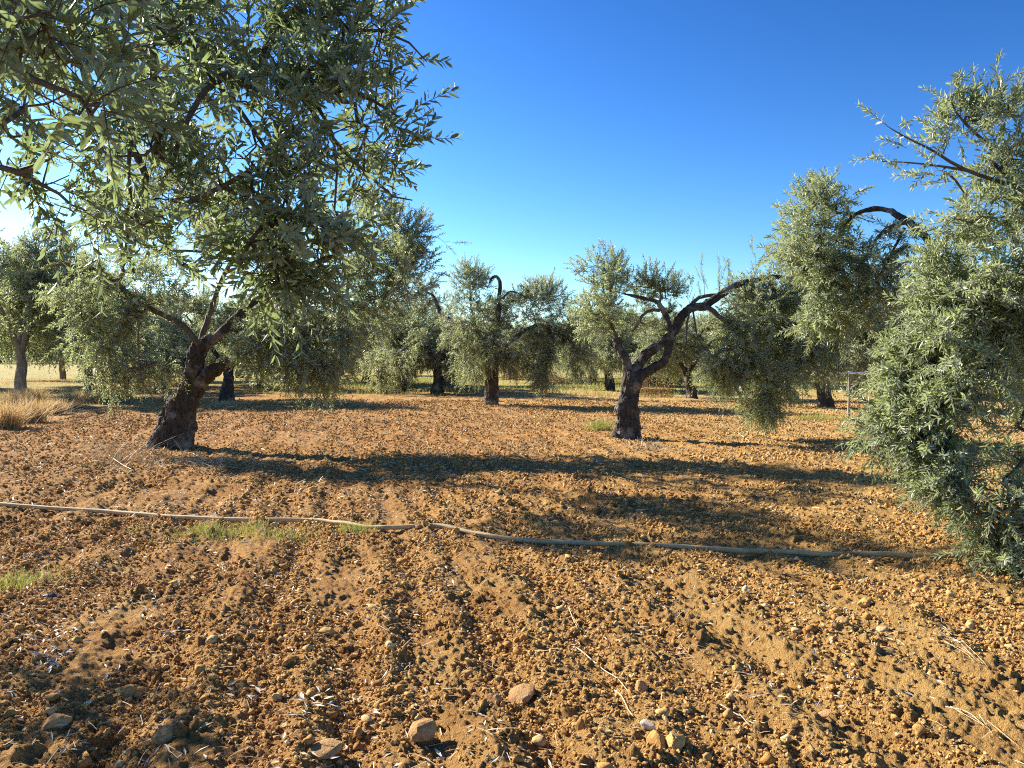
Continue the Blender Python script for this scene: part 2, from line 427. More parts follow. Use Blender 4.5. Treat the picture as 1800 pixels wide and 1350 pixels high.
def shoots_to_leaves(st, d, ln, bend, gap, leaf_l, leaf_w, g):
    """opposite leaf pairs along each shoot; returns leaf arrays and the shoots' own curves"""
    per = np.maximum(3, (ln / gap).astype(int)); idx = np.repeat(np.arange(len(st)), per * 2)
    k = np.concatenate([np.arange(p * 2) for p in per]); pair = k // 2; sidei = k % 2
    t = 0.12 + 0.88 * (pair + 0.5 * g.random(len(k)) * 0.6) / per[idx]
    D, L_, B = d[idx], ln[idx][:, None], bend[idx]
    pos = st[idx] + D * L_ * t[:, None] + B * L_ * (t ** 2)[:, None]
    tan = unit(D + 2 * B * t[:, None])
    ref = unit(np.cross(tan, np.array([0.21, 0.33, 0.92])[None, :]))
    ref2 = np.cross(tan, ref)
    th = (pair % 2) * (np.pi / 2) + sidei * np.pi + np.repeat(g.random(len(st)) * 6.28, per * 2) + g.normal(0, 0.25, len(k))
    side = ref * np.cos(th)[:, None] + ref2 * np.sin(th)[:, None]
    op = R(62) - R(30) * t + g.normal(0, 0.24, len(k))
    ld = tan * np.cos(op)[:, None] + side * np.sin(op)[:, None]
    nrm = tan * np.sin(op)[:, None] - side * np.cos(op)[:, None]     # upper side faces the shoot's tip
    nrm = unit(nrm + g.normal(0, 0.28, (len(k), 3)) + np.array([0, 0, 0.25]))
    sz = (0.75 + 0.5 * g.random(len(k))) * (1 - 0.35 * np.maximum(0, t - 0.7) / 0.3)
    return pos, ld, nrm, leaf_l * sz, leaf_w * sz * (0.8 + 0.4 * g.random(len(k))), idx

class Tree:
    def __init__(s, seed):
        s.g = np.random.default_rng(seed); s.pos, s.par, s.rad = [], [], []; s.limbs = []; s.tips = []; s.tipdir = []; s.tipbend = []; s.tipsh = []
    def limb(s, pts, r, thick=False):
        """pts in world space, r radii at the same points; starts at the nearest limb point already there"""
        pts = [np.asarray(p, float) for p in pts]
        lens = sum(np.linalg.norm(b - a) for a, b in zip(pts, pts[1:])); n = max(4, int(lens / 0.10))
        c = catmull(pts, n); rr = np.interp(np.linspace(0, 1, n), np.linspace(0, 1, len(r)), r)
        c[1:-1] += s.g.normal(0, 0.006, (n - 2, 3)) * np.minimum(1, rr[1:-1, None] / 0.04)
        s.limbs.append((c, rr, thick))
        par = -1
        if s.pos: par = int(np.argmin(np.linalg.norm(np.array(s.pos) - c[0], axis=1)))
        for p, q in zip(c, rr):
            s.pos.append(p); s.par.append(par); s.rad.append(q); par = len(s.pos) - 1
    def blob(s, c, r, n, up=0.3, droop=0.2, shoots=3, gap_scale=1.4, thr=0.40, out=0.6, shell=0.5):
        c, r = np.asarray(c, float), np.asarray(r, float); got = 0; tries = 0
        while got < n and tries < 60:
            k = max(16, (n - got) * 2); tries += 1
            q = unit(s.g.normal(0, 1, (k, 3))); rad = s.g.random(k) ** shell
            p = c + q * rad[:, None] * r
            p = p[(noise3(p * gap_scale + 31.7, 5) > thr) & (p[:, 2] > 0.12)][: n - got]
            for a in p:
                o = (a - c) / r
                s.tips.append(a); s.tipdir.append(o * out + np.array([0, 0, up])); s.tipbend.append(droop); s.tipsh.append(shoots)
            got += len(p)
    def spray(s, pts, n, up=0.2, droop=0.1, shoots=2, jit=0.06):
        c = catmull(pts, n); t = np.gradient(c, axis=0)
        for a, b in zip(c, t):
            s.tips.append(a + s.g.normal(0, jit, 3)); s.tipdir.append(unit(b) * 0.8 + np.array([0, 0, up])); s.tipbend.append(droop); s.tipsh.append(shoots)
    def grow(s, sag=0.10):
        tips = np.array(s.tips); P0 = np.array(s.pos); n0 = len(P0); g = s.g
        dist = np.array([np.min(np.linalg.norm(P0 - t, axis=1)) for t in tips]); order = np.argsort(dist)
        cap = n0 + 60 * len(tips) + 100
        pos = np.zeros((cap, 3)); pos[:n0] = P0; n = n0; par = list(s.par); tipnode = np.zeros(len(tips), int)
        for i in order:
            d2 = np.sum((pos[:n] - tips[i]) ** 2, 1); j = int(np.argmin(d2)); a = pos[j]; L_ = math.sqrt(d2[j])
            m = min(40, max(1, int(L_ / 0.11))); last = j
            mid = (a + tips[i]) / 2 + np.array([0, 0, sag * L_]) + g.normal(0, 0.10 * L_, 3)
            for q in range(1, m + 1):
                t = q / m; p = (1 - t) ** 2 * a + 2 * t * (1 - t) * mid + t * t * tips[i]
                if q < m: p = p + g.normal(0, 0.012, 3)
                pos[n] = p; par.append(last); last = n; n += 1
            tipnode[i] = last
        s.P, s.PAR, s.n0 = pos[:n], np.array(par), n0
        cnt = np.zeros(n); np.add.at(cnt, tipnode, 1)
        for i in range(n - 1, -1, -1):
            if s.PAR[i] >= 0: cnt[s.PAR[i]] += cnt[i]
        s.cnt = cnt
    def branch_acc(s, r_tip=0.0028, power=0.47, sides=5):
        n = len(s.P); r = r_tip * np.maximum(1, s.cnt) ** power
        child = [[] for _ in range(n)]
        for i in range(s.n0, n):
            child[s.PAR[i]].append(i)
        acc = Acc(); stack = []
        for i in range(s.n0):
            for c in child[i]: stack.append((i, c))
        rl = np.array(list(s.rad) + [0] * (n - s.n0))
        while stack:
            a, c = stack.pop(); path = [a, c]; cur = c
            while child[cur]:
                ch = sorted(child[cur], key=lambda q: -s.cnt[q])
                for q in ch[1:]: stack.append((cur, q))
                cur = ch[0]; path.append(cur)
            rr = r[path].copy(); rr[0] = min(rr[1] * 1.25, rl[path[0]] if path[0] < s.n0 else 9)
            rr = np.minimum(rr, 0.06)
            acc.add(*tube(s.P[path], rr, sides if rr[1] > 0.008 else 3))
        return acc
    def shoots(s, length, spread=0.5, size=0.10):
        g = s.g; T = np.array(s.tips); D = np.array(s.tipdir); B = np.array(s.tipbend); k = np.array(s.tipsh)
        idx = np.repeat(np.arange(len(T)), k); n = len(idx)
        st = T[idx] + g.normal(0, size * 0.25, (n, 3))
        d = unit(D[idx] + g.normal(0, spread, (n, 3)))
        ln = length * (0.6 + 0.8 * g.random(n))
        bend = np.zeros((n, 3)); bend[:, 2] = -B[idx] * (0.5 + g.random(n)); bend[:, 2] = np.maximum(bend[:, 2], -0.9)
        return st, d, ln, bend
def shoot_stems(acc, st, d, ln, bend, r=0.0022):
    n = len(st); t = np.array([0, .35, .7, 1.0])
    c = st[:, None] + d[:, None] * (ln[:, None] * t)[:, :, None] + bend[:, None] * (ln[:, None] * t ** 2)[:, :, None]
    ref = unit(np.cross(d, np.array([0.3, 0.2, 0.9]))); bi = np.cross(d, ref)
    a = np.array([0, 2.094, 4.189]); rr = r * np.array([1.2, 1.0, 0.8, 0.4])
    ring = c[:, :, None, :] + rr[None, :, None, None] * (np.cos(a)[None, None, :, None] * ref[:, None, None, :] + np.sin(a)[None, None, :, None] * bi[:, None, None, :])
    v = ring.reshape(-1, 3); f = []
    for i in range(3):
        for j in range(3):
            k = (j + 1) % 3; f += [i * 3 + j, i * 3 + k, i * 3 + 3 + k, i * 3 + 3 + j]
    flat = ((np.arange(n) * 12)[:, None] + np.array(f)[None, :]).ravel()
    acc.add(v, flat, np.full(n * 9, 4))

def trunk_mesh(name, limbs, voxel, lump=0.06, bark=0.010, base=None):
    """limbs swept, fused into one skin, then swollen into lumps and fissures"""
    acc = Acc()
    for c, rr, _ in limbs: acc.add(*tube(c, rr, 14))
    me = acc.mesh(name + "_raw")
    o = bpy.data.objects.new("trunk_raw", me); col.objects.link(o)
    md = o.modifiers.new("r", 'REMESH'); md.mode = 'VOXEL'; md.voxel_size = voxel
    sm = o.modifiers.new("s", 'SMOOTH'); sm.iterations = 2; sm.factor = 0.5
    dg = bpy.context.evaluated_depsgraph_get(); dg.update()
    m2 = bpy.data.meshes.new_from_object(o.evaluated_get(dg)); m2.name = name
    bpy.data.objects.remove(o); bpy.data.meshes.remove(me)
    n = len(m2.vertices); co = np.zeros(n * 3); nr = np.zeros(n * 3)
    m2.vertices.foreach_get("co", co); m2.vertices.foreach_get("normal", nr); co = co.reshape(-1, 3); nr = nr.reshape(-1, 3)
    skel = np.vstack([c for c, _, _ in limbs]); sr = np.concatenate([r for _, r, _ in limbs])
    R_ = np.zeros(n)
    for ch in np.array_split(np.arange(n), max(1, n // 4000)):
        d2 = ((co[ch][:, None] - skel[None]) ** 2).sum(-1); R_[ch] = sr[np.argmin(d2, 1)]
    sc = np.clip(R_ / 0.25, 0.15, 1.2)
    st = np.array([1, 1, 0.45])
    d = lump * sc * (noise3(co * 5.5 * st, 3) - 0.45) * 2 + lump * 0.55 * sc * (noise3(co * 13 * st, 9) - 0.5) * 2
    rid = 1 - np.abs(noise3(co * np.array([26, 26, 7.0]), 17) * 2 - 1)
    d += bark * np.clip(sc, 0.25, 1) * (rid - 0.5) * 2 + bark * 0.6 * (noise3(co * 55, 23) - 0.5) * 2 * np.clip(sc, 0.3, 1)
    co = co + nr * d[:, None]
    m2.vertices.foreach_set("co", co.astype(np.float32).ravel())
    m2.polygons.foreach_set("use_smooth", np.full(len(m2.polygons), True)); m2.update(); m2.materials.clear()
    return m2

def finish_tree(T, name, label, cat, loc, voxel, leaf, shoot_len, gap, tmpl, mleaf, mbark, group=None, lump=0.06, bark=0.010, stems=True, spread=0.5, sag=0.10, r_tip=0.0028, mtwig=None, mlimb=None):
    root = empty(name, loc); loc = np.asarray(loc, float)
    tag(root, label, cat, group)
    tm = trunk_mesh("trunk", [l for l in T.limbs if l[2]], voxel, lump, bark)
    tm.vertices.foreach_set("co", (lambda c: (c.reshape(-1, 3) - loc).astype(np.float32).ravel())(_get(tm))); tm.update()
    obj("trunk", tm, mbark, root)
    T.grow(sag); acc = T.branch_acc(r_tip)
    for c, rr, th in T.limbs:
        if not th: acc.add(*tube(c, rr, 8))
    st, d, ln, bd = T.shoots(shoot_len, spread)
    if stems: shoot_stems(acc, st, d, ln, bd, 0.0022 if stems is True else stems)
    for i in range(len(acc.v)): acc.v[i] = acc.v[i] - loc
    obj("branchwork", acc.mesh("branchwork"), mtwig or M_twig, root)
    pos, ld, nrm, ll, lw, idx = shoots_to_leaves(st, d, ln, bd, gap, leaf[0], leaf[1], T.g)
    tint = np.clip(T.g.random(len(pos)) * 0.75 + T.g.random(len(st))[idx] * 0.2, 0, 0.95); odd = T.g.random(len(pos)) < 0.012; tint[odd] = 0.97 + 0.03 * T.g.random(odd.sum())
    obj("crown", leaf_mesh("crown", pos - loc, ld, nrm, ll, lw, tmpl, tint), mleaf, root)
    T.leafpos = pos; T.shoot = (st, d, ln, bd)
    print(name, "leaves", len(pos), "tips", len(T.tips))
    return root
def _get(me):
    c = np.zeros(len(me.vertices) * 3, np.float32); me.vertices.foreach_get("co", c); return c
def px_r(px, d): return px * d / FPX


# ------------------------------------------------------------------ the trees of the grove
def pl(pts, d):                       # photo pixels -> world, all near distance d (a third number moves a point nearer or farther)
    return [P(p[0], p[1], d + (p[2] if len(p) > 2 else 0)) for p in pts]
def blob_px(T, x, y, d, rx, ry, rd, n, **k):
    T.blob(P(x, y, d), (rx * d / FPX, rd, ry * d / FPX), n, **k)

# the leaning tree on the left
def left_tree():
    d = 14.2; T = Tree(11); base = G(306, 792); base[2] = gz0(base[0], base[1])
    T.limb(pl([(300, 806), (308, 775), (313, 745), (322, 712), (331, 688)], d), [.34, .30, .30, .25, .20], True)
    T.limb(pl([(331, 690), (337, 660), (345, 628), (352, 604)], d), [.19, .155, .145, .13], True)
    T.limb(pl([(350, 612), (366, 600), (384, 588), (410, 562), (450, 530), (520, 500, .3), (600, 470, .4)], d), [.11, .09, .075, .065, .05, .04, .02], True)
    T.limb(pl([(328, 702), (352, 672), (378, 650), (402, 632), (440, 606, -.4), (490, 580, -.7), (540, 575, -.8)], d), [.16, .125, .115, .095, .07, .05, .025], True)
    T.limb(pl([(306, 745), (290, 772), (274, 792), (258, 806)], d - .1), [.20, .20, .16, .08], True)
    T.limb(pl([(315, 770), (330, 795), (338, 806)], d - .15), [.18, .13, .06], True)
    T.limb(pl([(318, 765), (338, 757), (340, 740)], d), [.10, .10, .06], True)
    T.limb(pl([(350, 606), (320, 572), (270, 545), (230, 522), (200, 492), (160, 472), (118, 464), (82, 469)], d - .3), [.06, .052, .045, .045, .042, .04, .035, .02], False)
    T.limb(pl([(160, 472), (125, 485), (108, 505), (118, 530)], d - .3), [.04, .03, .025, .012], False)
    T.limb(pl([(352, 606), (372, 540), (400, 470), (440, 410), (470, 370)], d + .4), [.06, .05, .04, .03, .015], False)
    T.limb(pl([(450, 530), (540, 470), (620, 440), (700, 420), (760, 415)], d + .3), [.045, .04, .03, .02, .01], False)
    T.limb(pl([(245, 555), (243, 600), (247, 660), (262, 690), (280, 706)], d - 1.2), [.016, .014, .012, .010, .005], False)
    b = lambda *a, **k: blob_px(T, a[0], a[1], d + a[2], a[3], a[4], a[5], a[6], **{'gap_scale': 1.1, 'thr': .46, **k})
    b(525, 605, -.6, 110, 60, 1.0, 230, up=-.2, droop=.35)
    b(565, 650, -.6, 65, 40, .7, 80, up=-.3, droop=.4)
    b(470, 630, -.1, 45, 35, .6, 50, up=-.3, droop=.35)
    b(450, 545, .3, 80, 50, 1.0, 80, up=.0, droop=.25)
    b(600, 540, .0, 95, 75, 1.2, 180, up=.1, droop=.3)
    b(640, 460, .2, 90, 80, 1.2, 170, up=.4, droop=.12)
    b(705, 480, .2, 62, 70, .8, 130, up=.5, droop=.1, out=.9)
    b(700, 410, .2, 55, 38, .6, 55, up=.65, droop=.05, out=.9)
    b(630, 380, .4, 70, 45, .8, 80, up=.65, droop=.05, out=.8)
    b(500, 470, .2, 110, 80, 1.2, 90, up=.3, droop=.2)
    b(270, 490, .0, 110, 70, 1.2, 110, up=.3, droop=.2)
    b(300, 565, -.7, 100, 45, .5, 95, up=.0, droop=.3)
    b(290, 620, -.5, 40, 40, .4, 34, up=-.2, droop=.35)
    b(420, 590, -.9, 45, 28, .4, 44, up=-.1, droop=.3)
    b(150, 520, -.3, 80, 60, .8, 110, up=.2, droop=.3)
    b(205, 640, -.6, 48, 50, .5, 75, up=-.3, droop=.4)
    b(170, 590, -.4, 60, 45, .5, 70, up=-.1, droop=.35)
    # upper and nearer boughs, whose dappled shade falls across the hose
    for cx, cy, cz, r, n in ((-4.3, 10.9, 3.3, .8, 48), (-5.5, 11.6, 4.2, 1.0, 58), (-4.4, 12.6, 4.1, 1.0, 58), (-2.9, 13.0, 3.6, .8, 40), (-3.6, 11.6, 2.9, .55, 24), (-6.4, 13.2, 4.3, 1.0, 44), (-4.9, 10.3, 3.4, .65, 46), (-3.9, 9.9, 3.4, .5, 36), (-4.6, 11.3, 4.6, .6, 36)):
        T.blob((cx, cy, cz), (r, r, r * .6), n, up=.5, droop=.1, thr=.52, gap_scale=1.3)
    T.spray(pl([(700, 430), (740, 425), (775, 424), (792, 426)], d + .3), 5, shoots=1)
    r = finish_tree(T, "olive_tree", "dark leaning olive tree with forked trunk beside the dry grass edge", "olive tree", (base[0], base[1], base[2] - .05), .013, (.070, .0185), .28, .027, LEAF5, M_leaf, M_bark, group="olive trees of the grove", lump=.085, bark=.028, stems=.003)
    return r, T
left_tree()

# the tree whose crown hangs into the picture close by, its trunk just outside
def near_tree():
    T = Tree(23); bx, by = -3.7, 3.1; z = gz0(bx, by)
    T.limb([(bx, by, z - .1), (bx + .05, by, .5), (bx - .05, by + .05, 1.0), (bx + .1, by + .1, 1.45)], [.30, .24, .22, .20], True)
    T.limb([(bx + .1, by + .1, 1.4), (bx + .6, by + .1, 2.2), (bx + 1.2, by + .2, 3.0), (bx + 2.0, by + .4, 3.6), P(600, -90, 3.75)], [.14, .11, .085, .06, .03], True)
    T.limb([(bx + .05, by + .1, 1.4), (bx - .5, by + .5, 2.2), (bx - 1.0, by + 1.2, 2.9)], [.13, .09, .05], True)
    T.limb([(bx, by, 1.4), (bx - .4, by - .6, 2.2), (bx - .5, by - 1.3, 2.8)], [.12, .08, .05], True)
    T.limb([P(600, -90, 3.75), P(545, -5, 3.65), P(495, 45, 3.6), P(470, 85, 3.55), P(447, 118, 3.5)], [.030, .025, .020, .016, .013])
    T.limb([P(447, 118, 3.5), P(415, 126, 3.5), P(375, 142, 3.45), P(350, 170, 3.4), P(320, 230, 3.35), P(300, 300, 3.35)], [.018, .019, .019, .014, .011, .008])
    T.limb([P(447, 118, 3.5), P(500, 113, 3.5), P(560, 128, 3.55), P(610, 158, 3.6), P(660, 180, 3.6), P(700, 205, 3.6)], [.011, .011, .010, .009, .007, .005])
    T.limb([P(545, -5, 3.65), P(560, 20, 3.65), P(590, 50, 3.65), P(640, 52, 3.65), P(690, 58, 3.65), P(725, 80, 3.65), P(750, 108, 3.65)], [.013, .012, .010, .008, .006, .005, .003])
    T.limb([(bx + 1.2, by + .2, 3.0), P(180, -60, 3.5), P(262, 60, 3.5), P(268, 150, 3.5), P(245, 215, 3.5), P(228, 248, 3.5), P(250, 290, 3.5), P(256, 325, 3.5), P(240, 375, 3.5), P(222, 430, 3.5), P(236, 480, 3.5)], [.03, .022, .018, .016, .015, .015, .017, .014, .010, .008, .005])
    T.limb([P(228, 248, 3.5), P(226, 300, 3.52), P(230, 350, 3.5), P(214, 400, 3.45)], [.010, .008, .007, .005])
    T.limb([P(530, 170, 3.55), P(560, 210, 3.55), P(600, 260, 3.55), P(640, 300, 3.6), P(690, 345, 3.6), P(725, 352, 3.6)], [.011, .010, .009, .007, .005, .003])
    T.limb([P(560, 190, 3.5), P(585, 235, 3.5), P(592, 300, 3.45), P(588, 370, 3.4)], [.009, .007, .006, .004])
    T.limb([P(375, 142, 3.45), P(420, 190, 3.4), P(460, 250, 3.35), P(500, 310, 3.3), P(540, 340, 3.3)], [.012, .010, .008, .006, .004])
    T.limb([P(240, 400, 3.3), P(300, 370, 3.25), P(370, 340, 3.2), P(440, 300, 3.2)], [.007, .008, .009, .010])
    T.limb([(bx + .6, by + .1, 2.2), (-2.6, 2.8, 2.5), P(-80, 60, 2.2), P(40, 130, 2.0), P(140, 170, 1.95)], [.04, .03, .018, .010, .005])
    T.limb([P(-60, 260, 2.6), P(10, 300, 2.6), P(60, 300, 2.6)], [.012, .009, .005])
    b = lambda *a, **k: blob_px(T, a[0], a[1], a[2], a[3], a[4], a[5], a[6], **k)
    k1 = dict(thr=.45, gap_scale=2.8, shoots=1, out=.8, shell=.36)
    b(430, 40, 3.7, 200, 100, .5, 150, up=.25, droop=.22, **k1)
    b(190, 60, 3.4, 190, 100, .5, 125, up=.25, droop=.22, **k1)
    b(600, 60, 3.75, 80, 70, .35, 74, up=.35, droop=.12, **k1)
    b(400, 210, 3.5, 170, 80, .45, 95, up=.2, droop=.22, **k1)
    b(600, 215, 3.6, 80, 90, .35, 95, up=.3, droop=.15, **k1)
    b(470, 330, 3.3, 125, 80, .35, 88, up=.2, droop=.25, **k1)
    b(530, 420, 3.3, 90, 60, .3, 72, up=.1, droop=.3, **k1)
    b(420, 480, 3.25, 100, 35, .28, 60, up=.0, droop=.32, **k1)
    b(280, 390, 3.4, 90, 80, .3, 40, up=.2, droop=.25, **k1)
    b(150, 230, 3.0, 120, 60, .4, 50, up=.1, droop=.25, **k1)
    b(90, 120, 2.3, 110, 75, .3, 50, up=.3, droop=.2, **k1)
    b(60, 30, 1.9, 80, 50, .2, 18, up=.3, droop=.2, **k1)
    b(150, 180, 1.9, 60, 35, .15, 10, up=.3, droop=.2, **k1)
    b(60, 300, 2.8, 70, 30, .2, 14, up=.1, droop=.25, **k1)
    b(120, 360, 2.9, 30, 25, .1, 7, up=-.4, droop=.4, thr=.2, shoots=1)
    for p in ([(690, 58), (725, 80), (748, 100)], [(700, 200), (740, 205), (760, 180)], [(690, 150), (715, 140), (722, 125)], [(660, 230), (705, 232), (740, 225)], [(690, 270), (712, 285), (735, 285)], [(650, 330), (690, 348), (730, 345)], [(640, 20), (680, 15), (725, 10)]):
        T.spray(pl([(q[0] - 42, q[1]) for q in p], 3.6), 6, up=.2, droop=.05, shoots=1, jit=.03)
    # the rest of the crown, over and behind the trunk
    T.blob((bx + .5, by - .6, 3.7), (1.3, .9, .6), 90, up=.4, droop=.2, shoots=2)
    T.blob((bx - .3, by - 1.1, 2.9), (1.2, .8, .8), 90, up=.3, droop=.2, shoots=2)
    T.blob((-4.75, 5.3, 1.75), (.6, .45, .4), 60, up=.0, droop=.4, shoots=2)
    r = finish_tree(T, "olive_tree", "olive tree hanging its long leaves into view from outside, above the hose", "olive tree", (bx, by, z - .05), .018, (.060, .0165), .21, .0245, LEAF8, M_leaf_near, M_bark, group="olive trees of the grove", lump=.06, stems=.0019, spread=.55, sag=.12, r_tip=.0022)
    return r, T
NEAR, NEAR_T = near_tree()

# the fruiting tree at the right
def right_tree():
    T = Tree(37); bx, by = 6.3, 7.2; z = gz0(bx, by)
    T.limb([(bx, by, z - .1), (bx - .05, by, .5), (bx - .15, by + .05, 1.0), (bx - .2, by, 1.4)], [.32, .26, .23, .20], True)
    T.limb([(bx - .2, by, 1.35), (bx - .5, by + .5, 2.0), P(1720, 585, 8.0), P(1680, 520, 8.2), P(1655, 470, 8.4), P(1638, 430, 8.5), P(1612, 402, 8.6), P(1582, 380, 8.7), P(1552, 367, 8.8), P(1520, 370, 8.9), P(1490, 388, 9.0), P(1465, 430, 9.0)], [.13, .10, .075, .06, .05, .048, .042, .036, .030, .026, .022, .014], True)
    T.limb([(bx - .2, by, 1.35), (bx - .8, by - .2, 2.0), P(1850, 420, 6.6), P(1790, 330, 6.4), P(1740, 280, 6.3)], [.12, .08, .05, .03, .018], True)
    T.limb([(bx - .25, by, 1.2), (bx - 1.0, by - .3, 1.6), P(1820, 560, 6.3), P(1760, 620, 6.2), P(1700, 680, 6.1)], [.10, .07, .04, .028, .016], True)
    T.limb([(bx, by, 1.3), (bx + .6, by + .3, 2.3), (bx + 1.1, by + .2, 3.0)], [.12, .08, .05], True)
    T.limb([(bx, by, 1.3), (bx + .1, by - .9, 2.1), (bx, by - 1.6, 2.6)], [.10, .07, .04], True)
    T.limb([P(1598, 390, 8.65), P(1570, 396, 8.7), P(1545, 412, 8.75), P(1528, 445, 8.8)], [.026, .024, .020, .010])
    T.limb([P(1645, 450, 8.45), P(1618, 436, 8.5), P(1592, 434, 8.6), P(1568, 452, 8.65), P(1540, 492, 8.7)], [.026, .024, .022, .018, .010])
    T.limb([P(1590, 400, 8.65), P(1578, 425, 8.7), P(1560, 458, 8.75)], [.018, .015, .010])
    T.limb([P(1800, 340, 6.4), P(1740, 260, 6.3), P(1690, 210, 6.3), P(1672, 180, 6.3)], [.02, .014, .009, .005])
    T.limb([P(1790, 330, 6.4), P(1700, 300, 6.3), P(1640, 265, 6.3), P(1590, 240, 6.3), P(1560, 222, 6.3)], [.02, .014, .010, .006, .003])
    T.limb([P(1700, 300, 6.3), P(1640, 290, 6.3), P(1590, 285, 6.3), P(1552, 284, 6.3)], [.012, .008, .006, .003])
    b = lambda *a, **k: blob_px(T, a[0], a[1], a[2], a[3], a[4], a[5], a[6], **k)
    # the arching far limb and its hanging crown
    k0 = dict(shoots=2, out=.8)
    b(1455, 362, 9.0, 62, 52, .5, 92, up=.5, droop=.1, **k0)
    b(1420, 455, 9.0, 58, 70, .5, 165, up=.15, droop=.25, **k0)
    b(1495, 490, 9.0, 65, 70, .6, 92, up=.1, droop=.25, thr=.50, **k0)
    b(1450, 545, 9.0, 60, 38, .5, 90, up=-.1, droop=.3, **k0)
    b(1575, 500, 8.7, 60, 50, .5, 60, up=.1, droop=.25, thr=.45, **k0)
    b(1590, 415, 8.6, 30, 20, .2, 10, up=.5, droop=.1)
    # the near, fruiting side
    k1 = dict(shoots=2, gap_scale=2.3, out=.75)
    b(1745, 490, 6.3, 110, 85, .5, 220, up=.25, droop=.22, thr=.40, **k1)
    b(1680, 590, 6.3, 115, 80, .5, 290, up=.1, droop=.28, thr=.40, **k1)
    b(1655, 680, 6.3, 92, 75, .45, 240, up=.05, droop=.3, thr=.40, **k1)
    b(1580, 720, 6.4, 45, 40, .35, 45, up=.05, droop=.28, thr=.38, **k1)
    b(1565, 775, 6.4, 40, 30, .3, 40, up=.1, droop=.3, thr=.33, **k1)
    b(1665, 765, 6.2, 85, 45, .4, 130, up=.0, droop=.3, thr=.42, **k1)
    b(1705, 840, 6.0, 75, 45, .3, 110, up=.05, droop=.3, thr=.38, **k1)
    b(1765, 900, 5.8, 50, 50, .3, 62, up=.05, droop=.3, thr=.38, **k1)
    b(1765, 975, 5.8, 40, 30, .25, 40, up=.0, droop=.3, thr=.33, **k1)
    b(1775, 390, 6.4, 75, 60, .45, 85, up=.3, droop=.2, thr=.42, **k1)
    b(1770, 290, 6.3, 60, 45, .35, 42, up=.35, droop=.15, thr=.40, **k1)
    b(1775, 190, 6.3, 55, 40, .3, 30, up=.5, droop=.08, thr=.38, **k1)
    b(1800, 640, 6.6, 60, 60, .5, 70, up=.1, droop=.3, thr=.40, **k1)
    b(1800, 800, 6.4, 45, 60, .4, 34, up=.0, droop=.3, thr=.42, **k1)
    b(1790, 560, 6.9, 70, 60, .5, 60, up=.1, droop=.3, thr=.40, **k1)
    b(1690, 205, 6.3, 30, 30, .2, 14, up=.5, droop=.05, thr=.3)
    b(1690, 400, 6.4, 40, 40, .3, 16, up=.2, droop=.2, thr=.4)
    for p in ([(1672, 200), (1660, 170), (1685, 140)], [(1640, 265), (1600, 240), (1565, 215)], [(1640, 290), (1600, 285), (1555, 280)], [(1700, 300), (1660, 320), (1630, 310)], [(1740, 380), (1680, 385), (1630, 385)], [(1740, 215), (1730, 170), (1750, 135)], [(1660, 260), (1650, 235), (1660, 215)], [(1700, 245), (1670, 240), (1650, 245)]):
        T.spray(pl(p, 6.3), 5, up=.15, droop=.08, shoots=1, jit=.03)
    T.blob((bx + .4, by + .3, 3.0), (1.9, 1.8, 1.0), 160, up=.4, droop=.2, shoots=2)
    T.blob((bx - .2, by - 1.0, 2.2), (1.3, 1.0, 1.0), 160, up=.2, droop=.3, shoots=2)
    r = finish_tree(T, "olive_tree", "fruiting olive tree drooping to the ground at the hose's far end", "olive tree", (bx, by, z - .05), .018, (.066, .0145), .23, .023, LEAF8, M_leaf, M_bark, group="olive trees of the grove", stems=.0020, spread=.55, sag=.12, r_tip=.0022)
    return r, T
RIGHT, RIGHT_T = right_tree()

